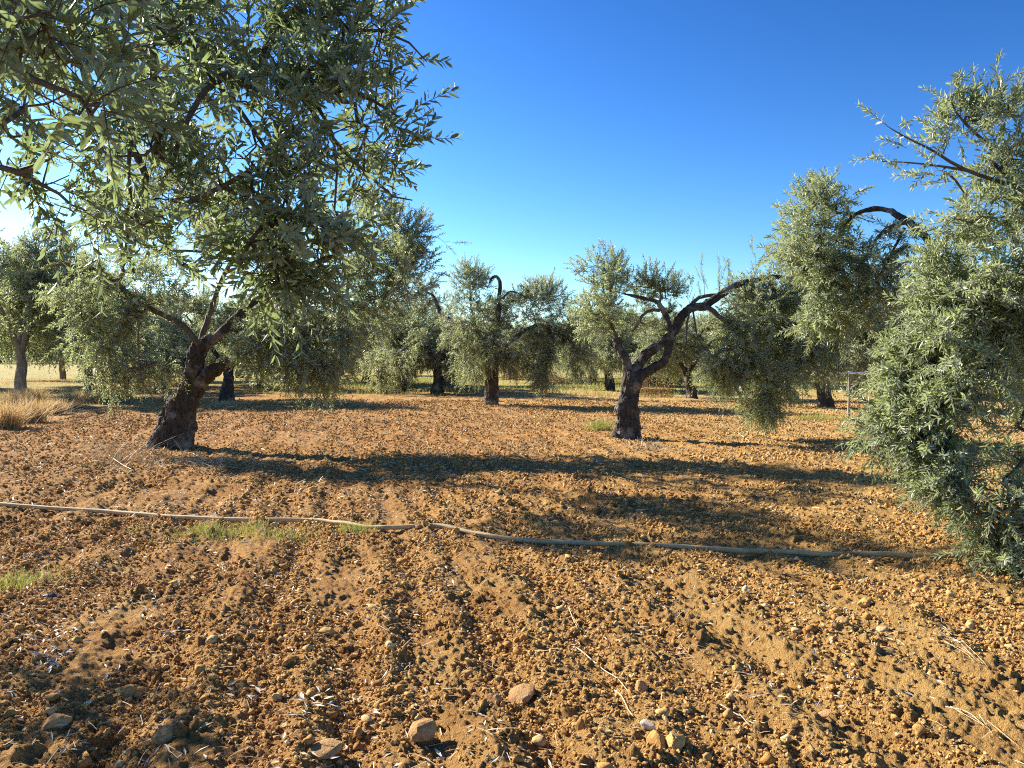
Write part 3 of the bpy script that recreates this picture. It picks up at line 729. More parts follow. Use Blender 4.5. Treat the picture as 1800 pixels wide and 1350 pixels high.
# the open tree right of the middle with the long reaching limb
def middle_tree():
    d = 15.6; T = Tree(51); base = G(1100, 776); base[2] = gz0(base[0], base[1])
    T.limb(pl([(1099, 788), (1101, 762), (1104, 735), (1102, 708), (1109, 680), (1111, 656)], d), [.28, .245, .215, .19, .165, .15], True)
    T.limb(pl([(1090, 770), (1078, 782), (1070, 790)], d - .1), [.15, .12, .05], True)
    T.limb(pl([(1110, 770), (1122, 781), (1130, 789)], d - .1), [.15, .12, .05], True)
    T.limb(pl([(1104, 742), (1090, 722), (1092, 708)], d - .08), [.15, .13, .06], True)
    T.limb(pl([(1106, 662), (1100, 632), (1088, 610), (1084, 594)], d), [.095, .085, .08, .078], True)
    T.limb(pl([(1112, 658), (1132, 628), (1158, 606), (1184, 582), (1198, 558), (1212, 543), (1238, 538), (1262, 521), (1288, 504), (1312, 496), (1350, 488, .2), (1400, 492, .3), (1440, 520, .4)], d), [.10, .092, .088, .085, .08, .075, .07, .066, .06, .052, .045, .033, .02], True)
    T.limb(pl([(1116, 680), (1127, 660), (1150, 646), (1168, 634), (1177, 606), (1179, 580), (1168, 552), (1158, 533), (1140, 526), (1112, 520), (1080, 512)], d - .1), [.10, .082, .078, .075, .066, .055, .05, .042, .035, .025, .012], True)
    T.limb(pl([(1160, 546), (1142, 545), (1128, 556), (1120, 572), (1112, 582)], d - .1), [.035, .032, .03, .026, .014])
    T.limb(pl([(1158, 535), (1163, 520), (1158, 505), (1170, 490)], d), [.03, .02, .015, .008])
    T.limb(pl([(1212, 545), (1207, 575), (1206, 605), (1198, 628)], d - .2), [.022, .020, .016, .008])
    T.limb(pl([(1218, 545), (1223, 575), (1226, 592), (1234, 605)], d - .2), [.020, .018, .015, .008])
    T.limb(pl([(1238, 539), (1256, 548), (1268, 560), (1284, 572), (1300, 600)], d - .2), [.055, .05, .045, .04, .02])
    T.limb(pl([(1212, 540), (1228, 524), (1250, 519), (1270, 519)], d + .1), [.045, .04, .035, .03])
    T.limb(pl([(1085, 597), (1070, 560), (1062, 520), (1060, 480), (1064, 455)], d + .3), [.045, .03, .022, .014, .006])
    T.limb(pl([(1350, 488, .2), (1370, 540), (1380, 600), (1370, 660), (1345, 710)], d), [.04, .035, .03, .02, .010])
    b = lambda *a, **k: blob_px(T, a[0], a[1], d + a[2], a[3], a[4], a[5], a[6], **k)
    b(1060, 478, .2, 46, 38, .5, 58, up=.55, droop=.05, out=.7)
    b(1085, 525, .1, 74, 45, .7, 88, up=.5, droop=.1, thr=.46, gap_scale=1.9)
    b(1042, 560, .3, 38, 36, .6, 42, up=.2, droop=.2)
    b(1140, 505, .0, 45, 30, .5, 34, up=.6, droop=.05)
    b(1165, 510, .0, 30, 25, .4, 28, up=.7, droop=.05)
    b(1120, 565, .3, 40, 20, .4, 26, up=.2, droop=.2, thr=.45)
    b(1190, 555, -.2, 22, 25, .3, 10, up=.1, droop=.2)
    b(1265, 572, -.2, 35, 20, .3, 26, up=.1, droop=.2)
    for x, y0, y1 in ((1213, 535, 490), (1235, 522, 478), (1262, 515, 484), (1278, 508, 470), (1325, 490, 440), (1140, 525, 470)):
        T.spray(pl([(x, y0), (x + 2, (y0 + y1) / 2), (x + 1, y1)], d), 5, up=.9, droop=.0, shoots=1, jit=.03)
    b(1340, 520, .2, 60, 35, .7, 130, up=.5, droop=.15)
    b(1330, 580, .0, 85, 75, 1.0, 260, up=-.1, droop=.4, thr=.34)
    b(1268, 625, -.2, 50, 55, .6, 160, up=-.2, droop=.4)
    b(1345, 665, -.2, 75, 55, .8, 200, up=-.2, droop=.35, thr=.36)
    b(1340, 715, -.3, 34, 26, .35, 55, up=-.5, droop=.4, thr=.3)
    b(1415, 560, .2, 85, 75, 1.0, 210, up=.0, droop=.4, thr=.36)
    b(1425, 635, .2, 60, 40, .8, 110, up=-.2, droop=.35)
    b(1440, 590, .3, 40, 40, .7, 70, up=-.1, droop=.3)
    b(1400, 490, .3, 70, 35, .7, 100, up=.4, droop=.2)
    return finish_tree(T, "olive_tree", "open olive tree with one long bare limb reaching right over bare soil", "olive tree", (base[0], base[1], base[2] - .05), .012, (.072, .0185), .27, .027, LEAF5, M_leaf, M_bark, group="olive trees of the grove", lump=.075, bark=.030, stems=.003), T
middle_tree()

# the tree standing in the middle farther back, with the hooked bare branch
def centre_tree():
    d = 27.0; T = Tree(63); base = G(864, 713); base[2] = gz0(base[0], base[1])
    T.limb(pl([(864, 720), (863, 700), (864, 680), (866, 655), (868, 620)], d), [.27, .23, .22, .18, .13], True)
    T.limb(pl([(868, 622), (872, 590), (875, 560), (877, 530), (879, 500), (874, 487), (866, 488), (860, 498)], d), [.12, .10, .09, .075, .055, .05, .045, .03], True)
    T.limb(pl([(868, 640), (885, 612), (910, 590), (950, 570), (975, 600)], d - .5), [.11, .09, .07, .05, .03], True)
    T.limb(pl([(866, 645), (845, 600), (832, 560), (826, 510)], d), [.09, .07, .05, .03], True)
    T.limb(pl([(877, 527), (888, 520), (897, 512), (915, 518), (940, 530)], d), [.04, .035, .03, .025, .015])
    b = lambda *a, **k: blob_px(T, a[0], a[1], d + a[2], a[3], a[4], a[5], a[6], **k)
    b(826, 500, .2, 34, 38, .8, 110, up=.6, droop=.05)
    b(825, 570, .0, 48, 55, 1.1, 210, up=.1, droop=.3)
    b(830, 630, -.3, 42, 40, 1.0, 120, up=-.3, droop=.4)
    b(890, 620, -.6, 50, 40, 1.0, 150, up=-.2, droop=.4)
    b(920, 550, .0, 55, 45, 1.1, 190, up=.2, droop=.25)
    b(955, 520, .2, 42, 28, .8, 80, up=.6, droop=.05)
    b(985, 585, -.4, 45, 55, 1.0, 190, up=.0, droop=.35)
    b(970, 645, -.6, 38, 40, .8, 110, up=-.4, droop=.4)
    b(1020, 620, -.2, 35, 50, .8, 110, up=-.2, droop=.4)
    b(880, 545, .3, 40, 40, .8, 70, up=.3, droop=.2, thr=.45)
    return finish_tree(T, "olive_tree", "straight olive tree with a bare hooked branch rising from its crown", "olive tree", (base[0], base[1], base[2] - .05), .02, (.095, .023), .36, .038, LEAF4, M_leaf_far, M_bark, group="olive trees of the grove", stems=.005)
centre_tree()

def fork_tree():
    d = 35.0; T = Tree(71); base = G(770, 694); base[2] = gz0(base[0], base[1])
    T.limb(pl([(769, 701), (769, 685), (770, 665), (769, 645)], d), [.28, .25, .19, .15], True)
    T.limb(pl([(769, 648), (762, 632), (756, 615), (740, 590)], d), [.11, .09, .07, .04], True)
    T.limb(pl([(770, 650), (784, 630), (795, 612), (800, 596), (804, 575)], d), [.13, .12, .10, .07, .05], True)
    T.limb(pl([(769, 645), (776, 622), (786, 605), (780, 580)], d), [.09, .08, .06, .04], True)
    T.limb(pl([(804, 576), (790, 562), (776, 552), (768, 535), (762, 520), (748, 512), (735, 496)], d - .3), [.11, .10, .09, .07, .06, .05, .03], True)
    T.limb(pl([(766, 528), (756, 528), (750, 540), (744, 545)], d - .3), [.04, .035, .03, .02])
    b = lambda *a, **k: blob_px(T, a[0], a[1], d + a[2], a[3], a[4], a[5], a[6], **k)
    b(770, 600, .3, 60, 40, 1.5, 210, up=.1, droop=.3)
    b(710, 600, .0, 55, 60, 1.4, 230, up=.0, droop=.35)
    b(680, 650, -.4, 50, 32, 1.2, 120, up=-.3, droop=.4)
    b(810, 640, -.3, 34, 38, 1.2, 110, up=-.3, droop=.4)
    b(740, 545, .3, 60, 40, 1.3, 110, up=.5, droop=.1)
    b(735, 500, .0, 30, 22, .8, 40, up=.6, droop=.05)
    return finish_tree(T, "olive_tree", "olive tree with a low three-pronged fork, left of the straight trunk with the hooked branch", "olive tree", (base[0], base[1], base[2] - .05), .026, (.11, .028), .40, .046, LEAF4, M_leaf_far, M_bark, group="olive trees of the grove", stems=.006)
fork_tree()

# farther trees: three grown once and then copied with their parts
def grove_tree(seed, kind):
    T = Tree(seed); g = T.g
    lean = g.normal(0, .12, 2)
    T.limb([(0, 0, -.15), (lean[0] * .3, lean[1] * .3, .4), (lean[0], lean[1], .9), (lean[0] * 1.5, lean[1] * 1.5, 1.25)], [.29, .23, .20, .17], True)
    n = 3 + kind % 2; a0 = g.random() * 6.28
    for i in range(n):
        a = a0 + i * 6.28 / n + g.normal(0, .25); c, s_ = math.cos(a), math.sin(a); o = np.array([lean[0] * 1.4, lean[1] * 1.4, 1.15])
        T.limb([o, o + (c * .4, s_ * .4, .6), o + (c * .9, s_ * .9, 1.3), o + (c * 1.5, s_ * 1.5, 1.7 + g.random() * .5)], [.12, .09, .06, .03], True)
        e = o + np.array([c * 1.45, s_ * 1.45, 1.5])
        T.blob(e, (1.15, 1.15, .95), 150, up=.3, droop=.25)
        T.blob(e + (c * .5, s_ * .5, -.85), (.95, .95, .7), 115, up=-.2, droop=.4)
        T.blob(e + (-c * .4, -s_ * .4, .8), (.7, .7, .7), 60, up=.7, droop=.05)
    T.blob((0, 0, 2.7), (1.2, 1.2, 1.0), 130, up=.4, droop=.2)
    return T
PROTO = []
for sd, kd in ((81, 0), (97, 1), (113, 2)):
    T = grove_tree(sd, kd)
    PROTO.append(finish_tree(T, "olive_tree", None, "olive tree", (0, 0, 0), .03, (.12, .032), .42, .050, LEAF4, M_leaf_far, M_bark, group="olive trees of the grove", stems=.006))
PALE = []
used = set()
def plant(k, x, y, rz, sc, label, pale=False):
    p = PROTO[k]
    if k in used:
        o = p.copy(); col.objects.link(o)
        for ch in list(p.children):
            c = ch.copy(); col.objects.link(c); c.parent = o
    else: o = p; used.add(k)
    z = gz0(x, y)
    o.location = (x, y, z); o.rotation_euler = (0, 0, rz); o.scale = (sc, sc, sc)
    tag(o, label, "olive tree", "olive trees of the grove")
    if pale:
        for ch in o.children:
            if ch.name.startswith("trunk"):
                ch.scale = (.55, .55, 1.0); ch.data = ch.data.copy(); ch.data.materials.clear(); ch.data.materials.append(M_bark_pale)
    return o
def at_base(x, d): return (x - 900) / FPX * d
GROVE = [
 (0, 398, 29.0, .4, .95, "olive tree with a flared foot standing just behind the leaning forked tree"),
 (1, 462, 41.0, 2.1, 1.0, "olive tree two behind the leaning forked tree, trunk half hidden by drooping leaves"),
 (2, 706, 38.0, 1.0, 1.0, "olive tree with the rightmost of the three short dark trunks left of the low fork"),
 (0, 672, 42.5, 3.0, 1.02, "olive tree with the middle of the three short dark trunks left of the low fork"),
 (1, 643, 47.0, 4.4, 1.05, "olive tree with the leftmost of the three short dark trunks left of the low fork"),
 (2, 785, 46.0, 5.2, .95, "small slanting olive tree seen just right of the low fork's trunk"),
 (1, 1073, 39.0, .8, .95, "olive tree with its short stem showing left of the open tree's trunk"),
 (2, 1217, 31.5, 2.6, .80, "small round olive tree standing right of the open tree"),
 (0, 1452, 25.5, 1.7, .95, "shaded olive tree beside the white rail on dry grass"),
 (1, 545, 50.0, 1.3, 1.05, "olive tree deep in the row between the flared foot and the three short trunks"),
 (2, 330, 46.0, 3.6, 1.0, "olive tree behind the pale trunks, seen past the leaning tree's left side"),
 (0, 955, 52.0, 2.2, .95, "olive tree beyond the green strip, behind the straight tree's right side"),
 (2, 1500, 36.0, .3, 1.05, "dark olive tree in shade right behind the white rail"),
 (0, 1560, 33.0, 5.6, 1.1, "dark olive tree filling the gap between the rail and the fruiting tree"),
 (1, 1700, 24.0, 3.0, 1.0, "olive tree hidden behind the fruiting tree's leaves, right of the rail"),
 (1, 1330, 44.0, 3.9, 1.0, "olive tree behind the open tree's hanging crown"),
 (0, 1010, 62.0, 1.1, 1.0, "distant olive tree at the far edge, left of the open tree"),
 (2, 860, 66.0, 4.1, 1.0, "distant olive tree at the far edge, behind the straight trunk"),
 (1, 720, 70.0, .5, 1.0, "distant olive tree at the far edge, behind the low fork"),
 (0, 600, 74.0, 2.9, 1.05, "distant olive tree at the far edge, behind the three short trunks"),
 (2, 1040, 47.0, 4.9, 1.0, "olive tree close behind the open tree's leafy side, beyond the short stem"),
 (0, 1130, 56.0, 1.4, 1.05, "distant olive tree seen between the open tree's trunk and the low fork row"),
 (1, 1255, 52.0, 5.1, 1.0, "distant olive tree behind the small round olive tree"),
 (1, 1180, 70.0, .2, 1.0, "distant olive tree at the far edge, under the hanging bare twigs"),
 (2, 900, 58.0, 2.3, .9, "distant olive tree above the green strip by the rusty shrub"),
 (1, 200, 70.0, 2.5, 1.4, "tall distant olive tree above the pasture, beyond the pale row"),
 (2, 420, 62.0, 1.1, 1.2, "distant olive tree in line with the leaning tree's upper limb"),
 (0, 1420, 58.0, 2.0, 1.0, "distant olive tree at the far edge, above the white rail's left end"),
]
PALES = [
 (1, 36, 31.5, .2, 1.12, "olive tree with the thickest whitish trunk, in the dry grass at the picture's side"),
 (2, 156, 40.0, 1.9, 1.0, "olive tree with a whitish trunk standing among dry tufts, second of the pale row"),
 (0, 283, 56.0, 3.3, 1.05, "olive tree with a slim whitish trunk above a reddish tuft, farthest of the pale row"),
 (2, 110, 58.0, 4.6, 1.1, "olive tree with a whitish trunk in the far pasture, between the two nearest pale trunks"),
 (0, -40, 44.0, 4.0, 1.15, "olive tree with whitish trunk at the very edge of the pasture view"),
]
for k, x, d, rz, sc, lb in GROVE: plant(k, at_base(x, d), d, rz, sc, lb)
for k, x, d, rz, sc, lb in PALES: plant(k, at_base(x, d), d, rz, sc * 1.38, lb, True)

# olives on the fruiting tree: the largest hundred as parts, the rest as one
def olive_lathe(n=8):
    prof = [(0, .5), (.22, .44), (.36, .25), (.40, 0), (.35, -.25), (.2, -.44), (0, -.5)]
    v = [(0, 0, .5)]; 
    for r, z in prof[1:-1]: v += [(r * math.cos(6.2832 * i / n), r * math.sin(6.2832 * i / n), z) for i in range(n)]
    v.append((0, 0, -.5)); f, s = [], []
    for i in range(n): f += [0, 1 + i, 1 + (i + 1) % n]; s.append(3)
    for k in range(4):
        a = 1 + k * n
        for i in range(n): f += [a + i, a + n + i, a + n + (i + 1) % n, a + (i + 1) % n]; s.append(4)
    a = 1 + 4 * n
    for i in range(n): f += [a + i, len(v) - 1, a + (i + 1) % n]; s.append(3)
    return np.array(v), np.array(f), np.array(s)
def hang_olives(root, T, n, keep, limit, m, size=.021):
    st, d, ln, bd = T.shoot; g = T.g
    ok = np.where(keep(st))[0]; pick = g.choice(ok, min(n, len(ok) * 3))
    t = .25 + .6 * g.random(len(pick))
    p = st[pick] + d[pick] * (ln[pick] * t)[:, None] + bd[pick] * (ln[pick] * t * t)[:, None]
    p = p + g.normal(0, .006, p.shape) - np.array([0, 0, .016])
    p = p[p[:, 2] > .05]
    near = np.argsort(p[:, 1]); loc = np.array(root.location); v, f, s = olive_lathe()
    me = mesh_from("olive", v * size, f, s, True); me.materials.append(m)
    for i in near[:limit]:
        o = bpy.data.objects.new("olive", me); col.objects.link(o); o.parent = root; o.location = tuple(p[i] - loc)
        o.rotation_euler = (g.normal(0, .4), g.normal(0, .4), 0); q = .8 + .45 * g.random(); o.scale = (q, q, q)
    rest = near[limit:]
    if len(rest):
        acc = Acc()
        for i in rest: acc.add(v * size * (.8 + .45 * g.random()) + p[i] - loc, f, s)
        o = obj("olive_fruit", acc.mesh("olive_fruit"), m, root); o["kind"] = "stuff"
hang_olives(RIGHT, RIGHT_T, 1500, lambda q: (q[:, 0] / q[:, 1] < .72) & (q[:, 1] < 7.2), 100, M_olive)
hang_olives(NEAR, NEAR_T, 26, lambda q: (q[:, 0] / q[:, 1] > -.6) & (q[:, 1] > 3), 26, M_olive_dark, .019)

# ------------------------------------------------------------------ grasses, litter, straw, clods
def blades(name, xy, h, lean, wid, g, zf=ground_z, curl=.4):
    n = len(xy); z = zf(xy[:, 0], xy[:, 1])
    a = g.random(n) * 6.283; tilt = np.abs(g.normal(0, lean, n)); dirh = np.stack([np.cos(a), np.sin(a)], 1)
    hh = h * (.5 + .8 * g.random(n)); ts = np.array([0, .4, .75, 1.0])
    c = np.zeros((n, 4, 3))
    off = hh[:, None] * (tilt[:, None] * ts + curl * tilt[:, None] * ts ** 2)
    c[:, :, 0] = xy[:, 0:1] + dirh[:, 0:1] * off; c[:, :, 1] = xy[:, 1:2] + dirh[:, 1:2] * off
    c[:, :, 2] = z[:, None] - .01 + hh[:, None] * (ts - curl * .5 * np.minimum(tilt, 1.2)[:, None] * ts ** 2)
    b = g.random(n) * 6.283; w = np.stack([np.cos(b), np.sin(b), np.zeros(n)], 1) * (wid * (.6 + .8 * g.random(n)))[:, None]
    wt = np.array([1, .85, .5])
    L_ = c[:, :3] - w[:, None] * wt[None, :, None]; R_ = c[:, :3] + w[:, None] * wt[None, :, None]
    v = np.concatenate([L_, R_, c[:, 3:4]], 1).reshape(-1, 3)
    f = np.array([0, 3, 4, 1, 1, 4, 5, 2, 2, 5, 6]); sz = np.array([4, 4, 3])
    flat = ((np.arange(n) * 7)[:, None] + f[None]).ravel()
    return v, flat, np.tile(sz, n), np.repeat(g.random(n), 7)
def tuft(name, label, cat, x, y, rad, n, h, lean, wid, m, group, g, dens=.6):
    q = g.normal(0, rad * dens, (n, 2)) + np.array([x, y])
    v, f, s, t = blades(name, q, h, lean, wid, g)
    z = gz0(x, y); v = v - np.array([x, y, z])
    o = obj(name, mesh_from(name, v, f, s, False, {"tint": t}), m); o.location = (x, y, z)
    return tag(o, label, cat, group)
g = np.random.default_rng(5)
# green tufts by the hose
for x, y, r, n, h, lb in ((372, 937, .30, 900, .085, "bright green grass tuft just below the hose, the fullest of the tufts there"),
                          (438, 930, .16, 240, .09, "thin yellowing grass tuft between two green ones below the hose"),
                          (500, 945, .28, 560, .075, "green and straw grass tuft below the hose, second of the dense ones"),
                          (622, 938, .14, 300, .09, "small green grass tuft touching the hose where it dips"),
                          (240, 930, .10, 70, .06, "sparse green grass tuft left of the fullest tuft by the hose"),
                          (25, 1025, .24, 520, .10, "pale green grass tuft beside the charred clod near the picture's side"),
                          (1055, 756, .22, 260, .26, "tall thin green tuft against the open tree's foot"),
                          (1335, 742, .20, 120, .22, "grey green weed tuft under the hanging crown's tip"),
                          (1430, 738, .45, 300, .16, "olive green weed patch in front of the shaded trunk by the rail"),
                          (1490, 742, .40, 260, .14, "olive green weed patch below the white rail's post")):
    p = G(x, y); far = p[1] > 12
    tuft("grass_tuft", lb, "grass tuft", p[0], p[1], r, n, h, .55, .0016 if not far else .005, M_grass_green, "grass tufts on the tilled soil", g)
# golden dry grass along the field's left edge
dry = [(10, 752, .55, .62, "tall golden grass tuft nearest the viewer, at the picture's edge"), (52, 742, .55, .60, "broad golden grass tuft, second from the picture's edge"),
       (28, 720, .6, .60, "pale golden tuft below the thickest whitish trunk"), (95, 728, .45, .42, "low greyish straw tuft beside the broad golden one"), (122, 716, .45, .50, "rounded orange gold tuft in the middle of the grass edge"),
       (150, 708, .5, .46, "reddish dry tuft in front of the second pale trunk"), (185, 706, .45, .34, "low shaded tuft under the hanging olive leaves"), (215, 700, .5, .34, "thin dry tuft beyond the hanging olive leaves"),
       (275, 684, .8, .60, "reddish brown tuft below the slim whitish trunk"), (60, 706, .6, .5, "yellow tuft behind the broad golden one"), (245, 690, .6, .4, "straw tuft between the hanging leaves and the reddish brown tuft"),
       (310, 680, .7, .5, "far straw tuft right of the slim whitish trunk"), (-40, 745, .6, .6, "golden grass tuft outside the picture's edge")]
for x, y, r, h, lb in dry:
    p = G(x, y); tuft("dry_grass_tuft", lb, "dry grass", p[0], p[1], r * .55, 700, h * 1.0, .62, .0045 + .0001 * p[1], M_grass_dry, "dry grass tufts along the field edge", g, .5)
def scatter(n, x0, x1, y0, y1, keep):
    out = np.zeros((0, 2))
    while len(out) < n:
        q = np.stack([x0 + (x1 - x0) * g.random(n), y0 + (y1 - y0) * g.random(n)], 1); out = np.vstack([out, q[keep(q[:, 0], q[:, 1])]])
    return out[:n]
vis = lambda x, y, m=.8: np.abs(x) < .70 * y + m
pts = scatter(20000, -36, 0, 18, 60, lambda x, y: (field_edge(x, y) > g.normal(.3, .5, len(x))) & vis(x, y) & (noise2(x * .5, y * .5, 9) > .35))
v, f, s, t = blades("dry_grass", pts, .12, .8, .007, g); tag(obj("dry_grass", mesh_from("dry_grass", v, f, s, False, {"tint": t}), M_grass_dry), "short dry grass of the pasture left of the grove", "grass", kind="stuff")
pts = scatter(22000, -14, 26, 31, 62, lambda x, y: (y + .25 * x > g.normal(35, 3, len(x))) & vis(x, y) & (noise2(x * .35, y * .35, 19) > .45))
v, f, s, t = blades("green_grass", pts, .22, .6, .011, g); tag(obj("green_grass", mesh_from("green_grass", v, f, s, False, {"tint": t}), M_grass_green), "pale green grass strip beyond the tilled soil", "grass", kind="stuff")
pts = scatter(7000, -6, 18, 13, 34, lambda x, y: vis(x, y) & (noise2(x * .6, y * .6, 29) + .012 * (x * 1.5 + y - 25) > .62))
v, f, s, t = blades("stubble", pts, .09, .8, .006, g); tag(obj("stubble", mesh_from("stubble", v, f, s, False, {"tint": t}), M_straw), "thin straw coloured stubble on the soil under the far trees", "stubble", kind="stuff")
# dead stalks at the foot of the two big trees
p = G(250, 800)
for (x, y, r, n, h, lb) in ((225, 810, .45, 160, .38, "dead grey weed stalks left of the leaning tree's foot"), (330, 812, .6, 200, .14, "flattened straw mat in the shade below the leaning tree's foot"), (400, 712, .7, 160, .22, "dry twiggy litter heap around the flared foot"), (1150, 790, .3, 60, .2, "few dead stalks right of the open tree's foot")):
    p = G(x, y); tuft("dead_weed", lb, "dead weeds", p[0], p[1], r, n, h, .7, .004, M_straw, "dead weeds at the tree feet", g)

def flat_bits(name, xy, ln, wd, m, label, cat, tmpl=LEAF5, lift=.006, tilt=.25):
    n = len(xy); z = ground_z(xy[:, 0], xy[:, 1]) + lift + .006 * g.random(n)
    a = g.random(n) * 6.283; d = np.stack([np.cos(a), np.sin(a), g.normal(0, tilt, n)], 1); nr = np.stack([g.normal(0, tilt * 1.4, n), g.normal(0, tilt * 1.4, n), np.ones(n)], 1)
    me = leaf_mesh(name, np.column_stack([xy, z]), d, nr, ln * (.6 + .8 * g.random(n)), wd * (.6 + .8 * g.random(n)), tmpl, g.random(n))
    return tag(obj(name, me, m), label, cat, kind="stuff")
dens = lambda x, y: noise2(x * 1.6, y * 1.6, 55) + .35 * np.clip((-x - .3) / 2, -1, 1) - .03 * np.maximum(0, y - 6)
pts = scatter(3600, -4.5, 3.0, 2.6, 9.5, lambda x, y: vis(x, y) & (dens(x, y) > .46))
flat_bits("leaf_litter", pts, .050, .011, M_litter, "dry bleached olive leaves strewn over the near soil", "leaf litter")
pts = np.vstack([np.column_stack([g.normal(c[0], r, k), g.normal(c[1], r, k)]) for c, r, k in ((G(88, 1125), .07, 36), (G(100, 1160), .06, 30), (G(80, 1185), .05, 24), (G(305, 1118), .03, 12), (G(560, 1260), .05, 14), (G(420, 1235), .06, 12))])
flat_bits("bleached_leaves", pts, .052, .014, M_litter, "clusters of bleached white olive leaves on sunlit soil", "leaf litter", lift=.012)
straw_t = (np.array([[0, -.5, 0], [0, .5, 0], [.5, .5, .04], [.5, -.5, .04], [1, .5, 0], [1, -.5, 0]]), [[0, 3, 2, 1], [3, 5, 4, 2]])
pts = scatter(2600, -5, 6, 2.6, 14, lambda x, y: vis(x, y) & (noise2(x * 1.3 + 5, y * 1.3, 65) + .07 * x + .03 * (6 - y) > .52))
flat_bits("loose_straw", pts, .085, .0028, M_straw, "thin straw bits scattered on the tilled soil", "straw", straw_t, .008, .18)
pts = scatter(15000, -16, 17, 8, 34, lambda x, y: vis(x, y) & (field_edge(x, y) < -.2) & (noise2(x * .9 + 9, y * .9, 67) + .3 * noise2(x * 4, y * 4, 68) > .55))
flat_bits("far_straw", pts, .11, .009, M_straw, "pale straw flecks over the soil farther back", "straw", straw_t, .012, .22)
pts = np.vstack([np.column_stack([g.normal(c[0], .55, 260), g.normal(c[1], .5, 260)]) for c in (G(300, 815), G(420, 820), G(380, 712), G(1110, 790))])
flat_bits("tree_litter", pts, .16, .006, M_straw, "twigs and straw lying around the feet of the olive trees", "straw", straw_t, .01, .2)

# loose crumbs and clods of soil
def ico(sub):
    import bmesh
    bm = bmesh.new(); bmesh.ops.create_icosphere(bm, subdivisions=sub, radius=1.0)
    bm.verts.ensure_lookup_table(); v = np.array([q.co[:] for q in bm.verts]); f = np.array([[q.index for q in p.verts] for p in bm.faces]); bm.free(); return v, f
def lumps(xy, r, base, seed, sink=.25, rough=.45):
    bv, bf = base; n = len(xy); gg = np.random.default_rng(seed)
    sc = r[:, None] * (.7 + .6 * gg.random((n, 3))); sc[:, 2] *= .85
    k = len(bv); ph = gg.random((n, 1, 3)) * 60
    q = (bv[None] * 1.35 + ph).reshape(-1, 3)
    dsp = 1 + rough * (noise3(q, 71) - .5) * 2 + rough * .5 * (noise3(q * 2.3, 73) - .5) * 2
    v = bv[None] * dsp.reshape(n, k, 1) * sc[:, None, :]
    a = gg.random(n) * 6.283; c, s = np.cos(a)[:, None], np.sin(a)[:, None]
    v = np.stack([v[:, :, 0] * c - v[:, :, 1] * s, v[:, :, 0] * s + v[:, :, 1] * c, v[:, :, 2]], -1)
    z = ground_z(xy[:, 0], xy[:, 1]) + r * (1 - sink) * .5
    v[:, :, 0] += xy[:, 0:1]; v[:, :, 1] += xy[:, 1:2]; v[:, :, 2] += z[:, None]
    flat = ((np.arange(n) * k)[:, None] + bf.ravel()[None]).ravel()
    return v.reshape(-1, 3), flat, np.full(n * len(bf), 3), np.repeat(np.clip(gg.normal(.5, .22, n), 0, 1), k)
_u = lambda x, y: x * math.cos(ROW) - y * math.sin(ROW)
_v = lambda x, y: x * math.sin(ROW) + y * math.cos(ROW)
pd = lambda x, y: .7 * noise2(_u(x, y) * 3.4 + 3, _v(x, y) * .7, 85) + .3 * noise2(x * .9, y * .9, 88) + .5 * noise2(x * 3.3, y * 3.3, 86)
small = scatter(62000, -5.5, 5.5, 2.5, 8.0, lambda x, y: vis(x, y, .3) & (pd(x, y) > .48 + .45 * g.random(len(x))) & (g.random(len(x)) < (3.2 / y) ** 1.2))
v, f, s, t = lumps(small, (.0030 + .0085 * g.random(len(small)) ** 2.2) * (.7 + .09 * small[:, 1]), ico(1), 91, rough=.7)
tag(obj("soil_crumbs", mesh_from("soil_crumbs", v, f, s, False, {"tint": t}), M_clod), "small crumbs of orange soil between the clods", "soil", kind="stuff")
mid = scatter(6000, -8, 8, 2.5, 13, lambda x, y: vis(x, y, .3) & (pd(x, y) > .55 + .35 * g.random(len(x))))
v, f, s, t = lumps(mid, .008 + .020 * g.random(len(mid)) ** 3, ico(2), 93, rough=.62)
back = scatter(70000, -16, 16, 6.5, 30, lambda x, y: vis(x, y, .5) & (field_edge(x, y) < -.3) & (pd(x, y) > .30 + .6 * g.random(len(x))) & (g.random(len(x)) < (8 / y) ** .8))
bv, bf, bs, bt = lumps(back, (.006 + .015 * g.random(len(back)) ** 2) * (.6 + .045 * back[:, 1]), ico(1), 95, rough=.65)
tag(obj("far_crumbs", mesh_from("far_crumbs", bv, bf, bs, False, {"tint": bt}), M_clod), "crumbly orange soil farther back between the trees", "soil", kind="stuff")
tag(obj("soil_clods", mesh_from("soil_clods", v, f, s, True, {"tint": t}), M_clod), "loose clods of orange soil turned up by the harrow", "soil", kind="stuff")

